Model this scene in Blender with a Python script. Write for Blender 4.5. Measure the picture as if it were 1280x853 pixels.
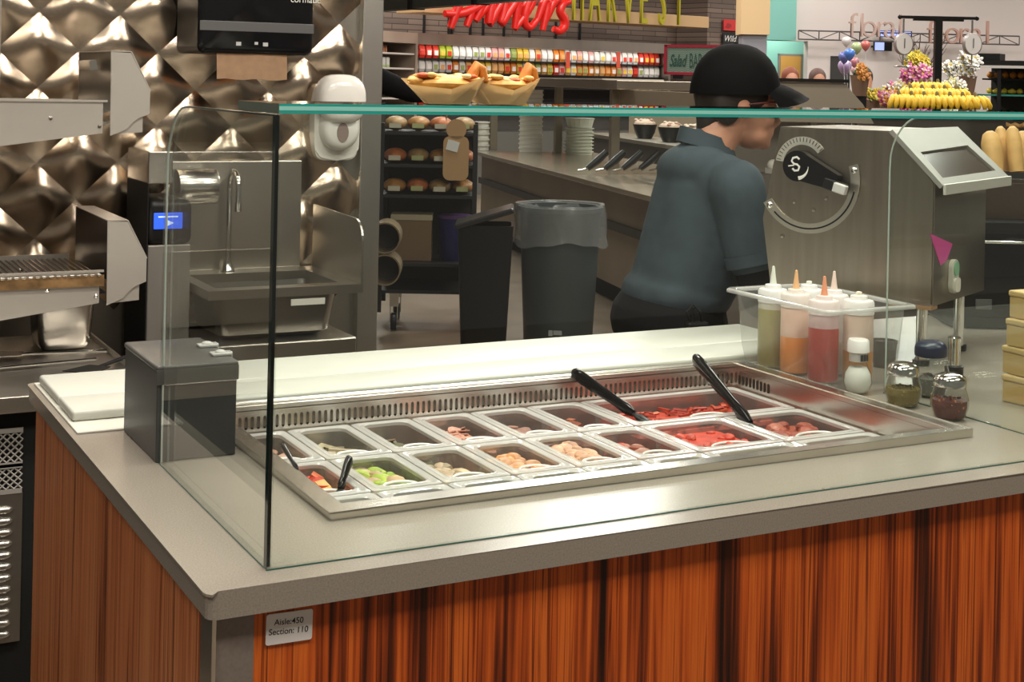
import bpy, bmesh, math, random
from mathutils import Vector, Matrix
random.seed(7)
for o in list(bpy.data.objects): bpy.data.objects.remove(o)
SC = bpy.context.scene
COL = SC.collection
PI = math.pi
# ---------------------------------------------------------------- camera
FPX, PPY, YAW, ROLL = 1807.0, 98.94, 0.482, 0.0212
CAM = Vector((-0.4646, -1.6023, 1.4914))
cd = bpy.data.cameras.new('camera')
cam = bpy.data.objects.new('camera', cd); COL.objects.link(cam)
SC.camera = cam
cd.sensor_fit = 'HORIZONTAL'; cd.sensor_width = 36.0
cd.lens = 36.0 * FPX / 1280.0
cd.shift_x = 0.0
cd.shift_y = -(426.5 - PPY) / 1280.0
cd.clip_start = 0.05; cd.clip_end = 200
FW = Vector((math.sin(YAW), math.cos(YAW), 0)); RT = Vector((math.cos(YAW), -math.sin(YAW), 0)); UP = Vector((0, 0, 1))
Rm = Matrix((RT, UP, -FW)).transposed()
cam.matrix_world = Matrix.Translation(CAM) @ Rm.to_4x4() @ Matrix.Rotation(ROLL, 4, 'Z')
def ray(px, py):
    a = px - 640; b = py - PPY
    u = a*math.cos(ROLL) + b*math.sin(ROLL); v = -a*math.sin(ROLL) + b*math.cos(ROLL)
    return FW + RT*(u/FPX) - UP*(v/FPX)
def at(px, py, X=None, Y=None, Z=None, d=None):
    D = ray(px, py)
    if X is not None: t = (X-CAM.x)/D.x
    elif Y is not None: t = (Y-CAM.y)/D.y
    elif Z is not None: t = (Z-CAM.z)/D.z
    else: t = d
    return CAM + D*t
# ---------------------------------------------------------------- light and exposure
SC.view_settings.view_transform = 'Standard'; SC.view_settings.look = 'None'
SC.view_settings.gamma = 1; SC.view_settings.use_curve_mapping = False
SC.view_settings.exposure = 0.02
w = bpy.data.worlds.new('world'); SC.world = w; w.use_nodes = True
w.node_tree.nodes['Background'].inputs[0].default_value = (1.0, 0.90, 0.78, 1)
w.node_tree.nodes['Background'].inputs[1].default_value = 0.17
def area(x, y, z, sx, sy, power, col=(1, .93, .82)):
    l = bpy.data.lights.new('ceiling_or_fill_lamp', 'AREA'); l.shape = 'RECTANGLE'; l.size = sx; l.size_y = sy
    l.energy = power; l.color = col
    o = bpy.data.objects.new('ceiling_or_fill_lamp', l); COL.objects.link(o); o.location = (x, y, z); return o
for lx, ly, lp in [(0.2, 0.6, 44), (1.9, 0.6, 48), (-1.5, -0.9, 46), (0.6, -1.3, 46), (2.8, -0.9, 44), (0.0, 1.9, 22), (3.4, 2.4, 50)]:
    area(lx, ly, 3.4, 1.2, 0.35, lp)
for lx, ly, lp in [(3.0, 5.6, 90), (6.2, 4.2, 90), (5.5, 8.5, 170), (8.5, 6.0, 130), (8.0, 12.0, 160), (11.0, 9.0, 160), (6.0, 15.0, 200), (13.5, 13.0, 170), (10.5, 17.0, 180), (18.0, 12.0, 170), (21.0, 15.5, 140), (14.5, 16.3, 60), (8.6, 3.6, 120)]:  # the lamp nearest the teal alcove is added to brighten it
    area(lx, ly, 4.6, 1.6, 0.8, lp, (1, .95, .88))
# ---------------------------------------------------------------- materials
def N(t, n, **k):
    nd = t.nodes.new(n)
    for a, b in k.items(): setattr(nd, a, b)
    return nd
MATS = {}
def mat(name, col, rough=.5, metal=0.0, spec=.5, coat=0, trans=0, emis=None, es=0, noise=0, nscale=30, bump=0, bscale=200, stretch=None, alpha=1):
    if name in MATS: return MATS[name]
    m = bpy.data.materials.new(name); m.use_nodes = True; t = m.node_tree; b = t.nodes['Principled BSDF']
    b.inputs['Base Color'].default_value = (*col, 1); b.inputs['Roughness'].default_value = rough
    b.inputs['Metallic'].default_value = metal; b.inputs['Specular IOR Level'].default_value = spec
    b.inputs['Coat Weight'].default_value = coat; b.inputs['Transmission Weight'].default_value = trans
    b.inputs['Alpha'].default_value = alpha
    if emis: b.inputs['Emission Color'].default_value = (*emis, 1); b.inputs['Emission Strength'].default_value = es
    if noise or bump:
        tc = N(t, 'ShaderNodeTexCoord'); mp = N(t, 'ShaderNodeMapping')
        if stretch: mp.inputs['Scale'].default_value = stretch
        t.links.new(tc.outputs['Object'], mp.inputs[0])
    if noise:
        n = N(t, 'ShaderNodeTexNoise'); n.inputs['Scale'].default_value = nscale; n.inputs['Detail'].default_value = 4
        r = N(t, 'ShaderNodeValToRGB')
        r.color_ramp.elements[0].position = .3; r.color_ramp.elements[1].position = .7
        r.color_ramp.elements[0].color = (*[max(0, c*(1-noise)) for c in col], 1)
        r.color_ramp.elements[1].color = (*[min(1, c*(1+noise)) for c in col], 1)
        t.links.new(mp.outputs[0], n.inputs[0]); t.links.new(n.outputs['Fac'], r.inputs[0]); t.links.new(r.outputs[0], b.inputs['Base Color'])
    if bump:
        n = N(t, 'ShaderNodeTexNoise'); n.inputs['Scale'].default_value = bscale
        bp = N(t, 'ShaderNodeBump'); bp.inputs['Strength'].default_value = bump; bp.inputs['Distance'].default_value = .002
        t.links.new(mp.outputs[0], n.inputs[0]); t.links.new(n.outputs['Fac'], bp.inputs['Height']); t.links.new(bp.outputs[0], b.inputs['Normal'])
    MATS[name] = m; return m
def clear(name, tint=(.97, .985, .975), f0=.04, milk=0.0, milkcol=(.9, .9, .9), rough=.0):
    """thin clear sheet: passes light, reflects by Schlick's law"""
    if name in MATS: return MATS[name]
    m = bpy.data.materials.new(name); m.use_nodes = True; t = m.node_tree; t.nodes.clear()
    out = N(t, 'ShaderNodeOutputMaterial'); g = N(t, 'ShaderNodeNewGeometry')
    dot = N(t, 'ShaderNodeVectorMath', operation='DOT_PRODUCT')
    t.links.new(g.outputs['Incoming'], dot.inputs[0]); t.links.new(g.outputs['Normal'], dot.inputs[1])
    ab = N(t, 'ShaderNodeMath', operation='ABSOLUTE'); t.links.new(dot.outputs['Value'], ab.inputs[0])
    om = N(t, 'ShaderNodeMath', operation='SUBTRACT'); om.inputs[0].default_value = 1; t.links.new(ab.outputs[0], om.inputs[1])
    pw = N(t, 'ShaderNodeMath', operation='POWER'); pw.inputs[1].default_value = 5; t.links.new(om.outputs[0], pw.inputs[0])
    ma = N(t, 'ShaderNodeMath', operation='MULTIPLY_ADD'); ma.inputs[1].default_value = 1-f0; ma.inputs[2].default_value = f0; t.links.new(pw.outputs[0], ma.inputs[0])
    tr = N(t, 'ShaderNodeBsdfTransparent'); tr.inputs[0].default_value = (*tint, 1)
    base = tr.outputs[0]
    if milk:
        df = N(t, 'ShaderNodeBsdfDiffuse'); df.inputs[0].default_value = (*milkcol, 1)
        mx = N(t, 'ShaderNodeMixShader'); mx.inputs[0].default_value = milk
        t.links.new(tr.outputs[0], mx.inputs[1]); t.links.new(df.outputs[0], mx.inputs[2]); base = mx.outputs[0]
    gl = N(t, 'ShaderNodeBsdfGlossy'); gl.inputs['Roughness'].default_value = rough
    m2 = N(t, 'ShaderNodeMixShader'); t.links.new(ma.outputs[0], m2.inputs[0]); t.links.new(base, m2.inputs[1]); t.links.new(gl.outputs[0], m2.inputs[2])
    t.links.new(m2.outputs[0], out.inputs[0]); MATS[name] = m; return m
def wood(name, stops, scale=(1, 1, 1), seed=0.0):
    m = bpy.data.materials.new(name); m.use_nodes = True; t = m.node_tree; b = t.nodes['Principled BSDF']
    tc = N(t, 'ShaderNodeTexCoord'); mp = N(t, 'ShaderNodeMapping'); mp.inputs['Scale'].default_value = scale; mp.inputs['Location'].default_value = (seed, seed, seed)
    t.links.new(tc.outputs['Object'], mp.inputs[0])
    n1 = N(t, 'ShaderNodeTexNoise'); n1.inputs['Scale'].default_value = 1.0; n1.inputs['Detail'].default_value = 2.5; n1.inputs['Distortion'].default_value = .35
    n2 = N(t, 'ShaderNodeTexNoise'); n2.inputs['Scale'].default_value = 4.2; n2.inputs['Detail'].default_value = 3; n2.inputs['Distortion'].default_value = .3
    t.links.new(mp.outputs[0], n1.inputs[0]); t.links.new(mp.outputs[0], n2.inputs[0])
    ad = N(t, 'ShaderNodeMath', operation='MULTIPLY_ADD'); ad.inputs[1].default_value = .55
    t.links.new(n2.outputs['Fac'], ad.inputs[0])
    sb = N(t, 'ShaderNodeMath', operation='MULTIPLY_ADD'); sb.inputs[1].default_value = .75; sb.inputs[2].default_value = -.14; t.links.new(n1.outputs['Fac'], sb.inputs[0]); t.links.new(sb.outputs[0], ad.inputs[2])
    r = N(t, 'ShaderNodeValToRGB'); t.links.new(ad.outputs[0], r.inputs[0]); e = r.color_ramp.elements
    while len(e) > 1: e.remove(e[-1])
    e[0].position = stops[0][0]; e[0].color = (*stops[0][1], 1)
    for p, c in stops[1:]:
        q = e.new(p); q.color = (*c, 1)
    # thin dark veins
    mp2 = N(t, 'ShaderNodeMapping'); mp2.inputs['Scale'].default_value = (scale[0]*2.2, scale[1]*2.2, scale[2]*.6); t.links.new(tc.outputs['Object'], mp2.inputs[0])
    n3 = N(t, 'ShaderNodeTexNoise'); n3.inputs['Scale'].default_value = 1.3; n3.inputs['Detail'].default_value = 1; t.links.new(mp2.outputs[0], n3.inputs[0])
    s1 = N(t, 'ShaderNodeMath', operation='SUBTRACT'); s1.inputs[1].default_value = .5; t.links.new(n3.outputs['Fac'], s1.inputs[0])
    a1 = N(t, 'ShaderNodeMath', operation='ABSOLUTE'); t.links.new(s1.outputs[0], a1.inputs[0])
    r2 = N(t, 'ShaderNodeValToRGB'); r2.color_ramp.elements[0].position = .0; r2.color_ramp.elements[0].color = (.28, .2, .18, 1); r2.color_ramp.elements[1].position = .022; r2.color_ramp.elements[1].color = (1, 1, 1, 1)
    t.links.new(a1.outputs[0], r2.inputs[0])
    mx = N(t, 'ShaderNodeMix', data_type='RGBA', blend_type='MULTIPLY'); mx.inputs[0].default_value = 1
    t.links.new(r.outputs[0], mx.inputs[6]); t.links.new(r2.outputs[0], mx.inputs[7]); t.links.new(mx.outputs[2], b.inputs['Base Color'])
    b.inputs['Roughness'].default_value = .38; b.inputs['Specular IOR Level'].default_value = .35
    MATS[name] = m; return m
STEEL = mat('brushed_steel', (.62, .59, .54), .32, 1, bump=.12, bscale=60, stretch=(.6, .6, 14))
STEEL2 = mat('satin_steel', (.66, .63, .58), .24, 1, noise=.08, nscale=9)
STEELD = mat('dull_steel', (.40, .37, .32), .38, 1, noise=.12, nscale=6)
QUILT = mat('quilted_steel', (.60, .49, .38), .20, 1, bump=.08, bscale=90, stretch=(1, 1, 12))  # brown in the base colour stands for warm reflections
QUARTZ = mat('taupe_quartz', (.29, .255, .215), .22, 0, .4, noise=.14, nscale=420)
WOODF = wood('zebra_wood_front', [(.30, (.016, .004, .002)), (.385, (.085, .015, .004)), (.45, (.24, .038, .007)), (.53, (.54, .095, .013)), (.61, (.70, .15, .022)), (.70, (.20, .034, .008))], (27, 27, .6))
WOODS = wood('zebra_wood_side', [(.30, (.10, .028, .012)), (.40, (.30, .085, .03)), (.50, (.50, .165, .06)), (.62, (.60, .23, .09)), (.76, (.36, .12, .05))], (17, 17, .45), 3.3)
GREYLAM = mat('grey_laminate', (.20, .165, .145), .4, noise=.08, nscale=200)
ALU = mat('aluminium', (.75, .72, .66), .3, 1)
GLASS = clear('pane_glass', (.955, .985, .968))
GEDGE = mat('glass_edge', (.015, .36, .31), .08, 0, .8, trans=.0, coat=.6)
GEDGED = mat('glass_edge_dark', (.006, .02, .018), .1, 0, .6)
BLACKP = mat('black_plastic', (.012, .012, .012), .35, 0, .25)
BLACKM = mat('black_matte', (.010, .010, .010), .7, 0, .25)
BLACKG = mat('black_gloss', (.008, .008, .009), .12, 0, .25)
DGREY = mat('dark_grey_plastic', (.055, .055, .055), .42, bump=.1, bscale=300)
WHITEP = mat('white_plastic', (.78, .76, .70), .3)
BOARD = mat('white_polyethylene', (.55, .56, .505), .42, noise=.03, nscale=12)
POLY = clear('clear_polycarbonate', (.95, .94, .93), .06, .10, (.85, .84, .82))
POLYR = clear('polycarbonate_rim', (.8, .79, .78), .09, .5, (.86, .85, .83))
CLEARC = clear('clear_container', (.90, .91, .90), .06, .10, (.8, .8, .78))
CREAM = mat('cream_wall', (.62, .58, .52), .8)
FLOORM = mat('floor_tile', (.17, .13, .095), .35, noise=.25, nscale=3)
RED = mat('red_sign', (.62, .012, .008), .35)
OLIVE = mat('olive_letter', (.40, .36, .02), .4)
TAN = mat('tan_board', (.52, .34, .17), .6)
# ---------------------------------------------------------------- mesh helpers
def new():
    return bmesh.new()
def bx(b, x0, y0, z0, x1, y1, z1, r=0, seg=2, mi=0, M=None):
    c = Vector(((x0+x1)/2, (y0+y1)/2, (z0+z1)/2))
    res = bmesh.ops.create_cube(b, size=1, matrix=Matrix.Translation(c) @ Matrix.Diagonal((abs(x1-x0), abs(y1-y0), abs(z1-z0), 1)))
    vs = res['verts']
    if r:
        es = list({e for v in vs for e in v.link_edges})
        rr = bmesh.ops.bevel(b, geom=es, offset=r, segments=seg, profile=.5, affect='EDGES')
        vs = list({v for f in rr['faces'] for v in f.verts} | {v for v in vs if v.is_valid})
    if mi:
        for f in {f for v in vs for f in v.link_faces}: f.material_index = mi
    if M is not None: bmesh.ops.transform(b, matrix=M, verts=[v for v in vs if v.is_valid])
    return vs
def lathe(b, prof, n=20, M=None, cap=True, sx=1, sy=1, mi=0):
    rings = []
    for r, z in prof:
        rings.append([b.verts.new((sx*r*math.cos(2*PI*i/n), sy*r*math.sin(2*PI*i/n), z)) for i in range(n)])
    fs = []
    for a, c in zip(rings, rings[1:]):
        for i in range(n):
            fs.append(b.faces.new((a[i], a[(i+1) % n], c[(i+1) % n], c[i])))
    if cap:
        if prof[0][0] > 1e-6: fs.append(b.faces.new(rings[0][::-1]))
        if prof[-1][0] > 1e-6: fs.append(b.faces.new(rings[-1]))
    for f in fs: f.material_index = mi
    vs = [v for r in rings for v in r]
    if M is not None: bmesh.ops.transform(b, matrix=M, verts=vs)
    return vs
def tube(b, pts, rad, n=8, mi=0, cap=True, flat=1.0):
    pts = [Vector(p) for p in pts]; rings = []
    if not isinstance(rad, (list, tuple)): rad = [rad]*len(pts)
    nrm = None
    for i, p in enumerate(pts):
        t = (pts[min(i+1, len(pts)-1)]-pts[max(i-1, 0)]).normalized()
        if nrm is None:
            nrm = t.orthogonal().normalized()
            if abs(t.z) < .95: nrm = (UP - t*UP.dot(t)).normalized()
        else:
            nrm = (nrm - t*nrm.dot(t))
            nrm = nrm.normalized() if nrm.length > 1e-6 else t.orthogonal().normalized()
        bn = t.cross(nrm)
        rings.append([b.verts.new(p + nrm*(rad[i]*math.cos(2*PI*k/n)*flat) + bn*(rad[i]*math.sin(2*PI*k/n))) for k in range(n)])
    fs = []
    for a, c in zip(rings, rings[1:]):
        for i in range(n): fs.append(b.faces.new((a[i], a[(i+1) % n], c[(i+1) % n], c[i])))
    if cap: fs.append(b.faces.new(rings[0][::-1])); fs.append(b.faces.new(rings[-1]))
    for f in fs: f.material_index = mi
    return [v for r in rings for v in r]
def prism(b, outline, h0, h1, axis='z', M=None, mi=0):
    """closed outline in 2-D, extruded from h0 to h1 along the axis (x: outline is (y,z); y: (x,z); z: (x,y))"""
    def mk(p, h):
        return {'z': (p[0], p[1], h), 'y': (p[0], h, p[1]), 'x': (h, p[0], p[1])}[axis]
    a = [b.verts.new(mk(p, h0)) for p in outline]; c = [b.verts.new(mk(p, h1)) for p in outline]; n = len(outline)
    fs = [b.faces.new(a[::-1]), b.faces.new(c)]
    for i in range(n): fs.append(b.faces.new((a[i], a[(i+1) % n], c[(i+1) % n], c[i])))
    for f in fs: f.material_index = mi
    if M is not None: bmesh.ops.transform(b, matrix=M, verts=a+c)
    return a+c
def ell(b, c, r, n=16, M=None, mi=0, m=10):
    if not isinstance(r, (tuple, list)): r = (r, r, r)
    c = Vector(c); P = lambda i, j: b.verts.new((c.x+r[0]*math.sin(PI*j/m)*math.cos(2*PI*i/n), c.y+r[1]*math.sin(PI*j/m)*math.sin(2*PI*i/n), c.z+r[2]*math.cos(PI*j/m)))
    top = b.verts.new((c.x, c.y, c.z+r[2])); bot = b.verts.new((c.x, c.y, c.z-r[2])); R = [[P(i, j) for i in range(n)] for j in range(1, m)]; fs = []
    for i in range(n):
        k = (i+1) % n; fs.append(b.faces.new((top, R[0][i], R[0][k]))); fs.append(b.faces.new((bot, R[-1][k], R[-1][i])))
        for j in range(m-2): fs.append(b.faces.new((R[j][i], R[j+1][i], R[j+1][k], R[j][k])))
    if mi:
        for f in fs: f.material_index = mi
    vs = [top, bot]+[v for q in R for v in q]
    if M is not None: bmesh.ops.transform(b, matrix=M, verts=vs)
    return vs
def cap2(b, p, q, r0, r1, n=14):
    """tapered limb with round ends"""
    p = Vector(p); q = Vector(q); ell(b, p, r0, n); ell(b, q, r1, n)
    k = 5; tube(b, [p.lerp(q, i/k) for i in range(k+1)], [r0+(r1-r0)*i/k for i in range(k+1)], n)
def rrect(x0, y0, x1, y1, r, n=5):
    o = []
    for cx, cy, a in [(x1-r, y0+r, -PI/2), (x1-r, y1-r, 0), (x0+r, y1-r, PI/2), (x0+r, y0+r, PI)]:
        for i in range(n+1): t = a+PI/2*i/n; o.append((cx+r*math.cos(t), cy+r*math.sin(t)))
    return o
def loftrings(b, rings, cap0=True, cap1=True, mi=0):
    R = [[b.verts.new(p) for p in r] for r in rings]; n = len(R[0]); fs = []
    for a, c in zip(R, R[1:]):
        for i in range(n): fs.append(b.faces.new((a[i], a[(i+1) % n], c[(i+1) % n], c[i])))
    if cap0: fs.append(b.faces.new(R[0][::-1]))
    if cap1: fs.append(b.faces.new(R[-1]))
    for f in fs: f.material_index = mi
    return [v for r in R for v in r]
def obj(name, b, m, parent=None, loc=None, rot=None, smooth=None, kind=None, mesh=None):
    if mesh is None:
        bmesh.ops.recalc_face_normals(b, faces=b.faces[:])
        mesh = bpy.data.meshes.new(name); b.to_mesh(mesh); b.free()
        if smooth is not None:
            mesh.polygons.foreach_set('use_smooth', [True]*len(mesh.polygons))
            if smooth < 179: mesh.set_sharp_from_angle(angle=math.radians(smooth))
        for x in (m if isinstance(m, (list, tuple)) else [m]): mesh.materials.append(x)
    o = bpy.data.objects.new(name, mesh); COL.objects.link(o)
    if parent: o.parent = parent
    if loc is not None: o.location = loc
    if rot is not None: o.rotation_euler = rot
    if kind: o['kind'] = kind
    return o
def tag(o, label, cat, group=None, kind=None):
    o['label'] = label; o['category'] = cat
    if group: o['group'] = group
    if kind: o['kind'] = kind
    return o
def thing(name, label, cat, loc=(0, 0, 0), rz=0, group=None):
    o = bpy.data.objects.new(name, None); COL.objects.link(o); o.empty_display_size = .05
    o.location = loc; o.rotation_euler = (0, 0, rz)
    return tag(o, label, cat, group)
NUMW = 'first second third fourth fifth sixth seventh eighth ninth tenth eleventh twelfth thirteenth fourteenth fifteenth sixteenth seventeenth eighteenth nineteenth'.split()
def ordw(i):
    i += 1
    if i < 20: return NUMW[i-1]
    t_ = {2: 'twent', 3: 'thirt', 4: 'fort'}[i // 10]
    return t_+'ieth' if i % 10 == 0 else t_+'y-'+NUMW[i % 10-1]
def struct(name, b, m, parent=None, **k):
    o = obj(name, b, m, parent, **k); o['kind'] = 'structure'; return o
TMP = bpy.data.scenes.new('workbench')        # empty helper scene in which modifiers and lettering become meshes
def evalmesh(o):
    TMP.collection.objects.link(o); vl = TMP.view_layers[0]; vl.update(); dg = vl.depsgraph
    return bpy.data.meshes.new_from_object(o.evaluated_get(dg))
def textmesh(body, size, ext=.0, shear=0, bevel=0, align='LEFT', space=1.0, off=0):
    c = bpy.data.curves.new('lettering', 'FONT'); c.body = body; c.size = size; c.extrude = ext; c.shear = shear
    c.bevel_depth = bevel; c.align_x = align; c.space_character = space; c.offset = off
    o = bpy.data.objects.new('lettering', c)
    me = evalmesh(o); bpy.data.objects.remove(o); bpy.data.curves.remove(c); return me
def text(name, body, size, m, M, parent=None, **k):
    me = textmesh(body, size, **k); me.transform(M); me.materials.clear(); me.materials.append(m)
    o = bpy.data.objects.new(name, me); COL.objects.link(o)
    if parent: o.parent = parent
    return o
XZ = Matrix.Rotation(PI/2, 4, 'X')       # lettering that stands upright and faces -y
def remesh(b, voxel, smooth=6):
    me = bpy.data.meshes.new('tmp'); b.to_mesh(me); b.free()
    o = bpy.data.objects.new('tmp', me)
    md = o.modifiers.new('r', 'REMESH'); md.mode = 'VOXEL'; md.voxel_size = voxel; md.use_smooth_shade = True
    if smooth: ms = o.modifiers.new('s', 'SMOOTH'); ms.iterations = smooth; ms.factor = .5
    r = evalmesh(o)
    bpy.data.objects.remove(o); bpy.data.meshes.remove(me)
    r.polygons.foreach_set('use_smooth', [True]*len(r.polygons)); return r
def meshobj(name, me, m, parent=None):
    me.materials.clear()
    for x in (m if isinstance(m, (list, tuple)) else [m]): me.materials.append(x)
    o = bpy.data.objects.new(name, me); COL.objects.link(o)
    if parent: o.parent = parent
    return o
def T(x, y, z): return Matrix.Translation((x, y, z))
def RX(a): return Matrix.Rotation(a, 4, 'X')
def RY(a): return Matrix.Rotation(a, 4, 'Y')
def RZ(a): return Matrix.Rotation(a, 4, 'Z')
class Wall:
    """a vertical plane through two points: local x runs A->B, local -y looks at the camera"""
    def __init__(s, A, B):
        s.A = Vector((A[0], A[1], 0)); d = Vector((B[0]-A[0], B[1]-A[1], 0)); s.L = d.length; s.x = d.normalized()
        s.rz = math.atan2(d.y, d.x); s.n = Vector((-s.x.y, s.x.x, 0))
    def uv(s, px, py, off=0.0):
        D = ray(px, py); O = s.A + s.n*off
        t = (O-CAM).dot(s.n)/D.dot(s.n); p = CAM + D*t
        return (p-s.A).dot(s.x), p.z
    def pt(s, u, v, z): return s.A + s.x*u + s.n*v + Vector((0, 0, z))
    def M(s, u=0, v=0, z=0): return Matrix.Translation(s.pt(u, v, z)) @ Matrix.Rotation(s.rz, 4, 'Z')
# ================================================================ the setting
b = new(); bx(b, -6, -6, -.1, 30, 34, 0); struct('floor', b, FLOORM)
b = new(); bx(b, -6, -6, 4.7, 30, 34, 4.8); struct('ceiling', b, mat('ceiling_paint', (.50, .45, .38), .9))
# quilted steel wall behind the sink
WY = 2.70
b = new(); bx(b, -2.4, WY, 0, 1.30, WY+.12, 3.0); wl = struct('wall_back', b, STEELD)
dw, dh = .2285, .2165
def diamond(n=14, h=.017):
    b = new(); g = {}
    for i in range(n+1):
        for j in range(n+1):
            u = i/n*2-1; v = j/n*2-1
            hh = h*((1-u*u)*(1-v*v))**.95 + .0035*(1-u*u)*math.sin(PI*v)+.0035*(1-v*v)*math.sin(PI*u)
            g[i, j] = b.verts.new(((u-v)/2*dw*.5, -hh, (u+v)/2*dh*.5))
    for i in range(n):
        for j in range(n): b.faces.new((g[i, j], g[i+1, j], g[i+1, j+1], g[i, j+1]))
    for f in b.faces: f.smooth = True
    me = bpy.data.meshes.new('quilted_panel'); b.to_mesh(me); b.free(); me.materials.append(QUILT); return me
dm = diamond()
for r in range(-6, 7):
    for c in range(-3, 7):
        x = .252 + dw*c + (dw/2 if r % 2 else 0); z = 1.655 - dh/2 + r*dh/2
        if -.15 < x < 1.19 and .85 < z < 2.1: o = obj('quilted_panel', None, None, wl, mesh=dm, loc=(x, WY-.001, z))
b = new(); bx(b, 1.235, WY-.03, 0, 1.305, WY+.13, 3.0, .003); struct('trim_1', b, STEEL)
b = new(); bx(b, -.2, WY-.012, .15, 1.235, WY, .60); struct('trim_2', b, mat('dark_steel_panel', (.10, .09, .08), .35, .8), None)
# ================================================================ counter
ct = thing('service_counter', 'zebra wood service counter base under the taupe worktop', 'counter', (0, 0, 0))
b = new(); bx(b, .06, .018, .0, 3.0, .036, .868); obj('front_panel', b, WOODF, ct)
b = new(); bx(b, .012, .03, .0, .030, 1.20, .868); obj('side_panel', b, WOODS, ct)
b = new(); bx(b, .014, .016, .0, .060, .03, .868, .001); obj('corner_post', b, GREYLAM, ct)
b = new(); bx(b, .009, .012, .0, .014, .06, .868, .001); obj('corner_trim', b, ALU, ct)
b = new(); bx(b, .030, 1.18, .0, 3.0, 1.20, .868); obj('back_panel', b, STEELD, ct)
# worktop with an opening for the cold rail
WX0, WX1, WY0, WY1, WT = .222, 1.377, .203, .862, .90
b = new(); o_ = rrect(0, 0, 3.0, 1.22, .012, 3); ix0, ix1, iy0, iy1 = WX0+.02, WX1-.02, WY0+.02, WY1-.012
def ring_slab(b, outer, hole, z0, z1):
    """a slab with a rectangular hole: outer outline (list), hole (x0,y0,x1,y1)"""
    x0, y0, x1, y1 = hole; xs = [p[0] for p in outer]; ys = [p[1] for p in outer]; X0, X1, Y0, Y1 = min(xs), max(xs), min(ys), max(ys)
    hv = [(x0, y0), (x1, y0), (x1, y1), (x0, y1)]
    for z, fl in ((z0, True), (z1, False)):
        pass
    vo = {}; 
    for z in (z0, z1):
        vo[z] = ([b.verts.new((p[0], p[1], z)) for p in outer], [b.verts.new((p[0], p[1], z)) for p in hv])
        es = []
        for l in vo[z]:
            for i in range(len(l)): es.append(b.edges.new((l[i], l[(i+1) % len(l)])))
        bmesh.ops.triangle_fill(b, use_beauty=True, use_dissolve=True, edges=es)
    for k in (0, 1):
        A, C = vo[z0][k], vo[z1][k]
        for i in range(len(A)): b.faces.new((A[i], A[(i+1) % len(A)], C[(i+1) % len(A)], C[i]))
ring_slab(b, o_, (ix0, iy0, ix1, iy1), WT-.03, WT)
top_e = [e for e in b.edges if all(v.co.z > WT-.001 for v in e.verts) and len(e.link_faces) == 2 and any(abs(f.normal.z) < .5 for f in e.link_faces)]
b.normal_update()
top_e = [e for e in b.edges if all(v.co.z > WT-.001 for v in e.verts) and any(abs(f.normal.z) < .3 for f in e.link_faces) and (min(v.co.x for v in e.verts) < .02 or max(v.co.y for v in e.verts) < .02)]
bmesh.ops.bevel(b, geom=top_e, offset=.003, segments=2, affect='EDGES')
tag(obj('worktop', b, QUARTZ), 'polished taupe quartz worktop with a cold rail cut into it', 'worktop')
# aisle tag
tg = thing('aisle_tag', 'small white plate with aisle number below the worktop corner', 'sign', (.1025, .0175, .8425))
tg.rotation_euler = (0, math.radians(1.2), 0)
b = new(); prism(b, rrect(-.0285, -.018, .0285, .018, .003), -.002, 0, 'y'); obj('plate', b, mat('tag_white', (.74, .72, .70), .5), tg)
INK = mat('black_ink', (.02, .02, .02), .6)
text('lettering', 'Aisle:450', .0098, INK, T(-.001, -.0023, .004) @ RY(.04) @ XZ, tg, align='CENTER', off=.00008)
text('lettering', 'Section: 110', .0098, INK, T(-.001, -.0023, -.007) @ RY(.04) @ XZ, tg, align='CENTER', off=.00008)
# ================================================================ sneeze guard
GX, GY, GH, EX = .085, .051, .553, 1.475
sg = thing('sneeze_guard', 'clear glass sneeze guard box standing on the worktop', 'sneeze guard', (0, 0, WT))
b = new(); bx(b, GX, GY, .0005, EX+.01, GY+.010, GH-.010); fp = obj('front_pane', b, GLASS, sg)
b = new(); bx(b, GX-.0006, GY-.0006, .001, GX-.0001, GY+.0104, GH-.01); obj('pane_edge', b, GEDGED, fp)
b = new(); bx(b, GX-.001, GY-.0008, -.0003, EX+.01, GY-.0001, .0018); obj('base_bead', b, mat('bead_green', (.04, .12, .10), .15), fp)
b = new(); bx(b, GX+.0005, GY+.0101, .001, GX+.0075, GY+.0125, GH-.011); obj('silicone_seam', b, BLACKG, fp)
def side_pane(x, nm):
    y0, y1 = GY+.011, .575 if x < 1 else .532
    r = .10; o = [(y0, .0005), (y1, .0005), (y1, GH-.02-r)]
    for i in range(1, 9): a = PI/2*i/8; o.append((y1-r+r*math.cos(a), GH-.012-r+r*math.sin(a)))
    o.append((y0, GH-.011))
    b = new(); prism(b, o, x, x+.010, 'x'); p = obj('side_pane', b, GLASS, sg)
    b = new(); pts = [(x+.005, q[0]+.0003, q[1]) for q in o[1:-1]]; tube(b, pts, .0018, 6)
    obj('pane_edge', b, mat('glass_edge_pale', (.50, .56, .52), .15), p, smooth=60)
    b = new(); tube(b, [(x+.005, y1-r, GH-.0115), (x+.005, y0, GH-.0112)], .0016, 6); obj('pane_edge', b, GEDGED, p)
    b = new(); bx(b, x-.0006, y0, -.0003, x-.0001, y1, .0016); obj('base_bead', b, mat('bead_green', (.04, .12, .10), .15), p)
side_pane(GX, 'l'); side_pane(EX, 'r')
b = new(); bx(b, GX+.002, GY-.004, GH-.0085, EX+.35, .21, GH+.0035); ts = obj('top_shelf', b, GLASS, sg)
b = new(); bx(b, GX+.002, GY-.0048, GH-.0085, EX+.35, GY-.0041, GH-.0045); bx(b, GX+.002, GY-.0048, GH+.0005, EX+.35, GY-.0041, GH+.0035); obj('front_edge', b, GEDGE, ts)
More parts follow.
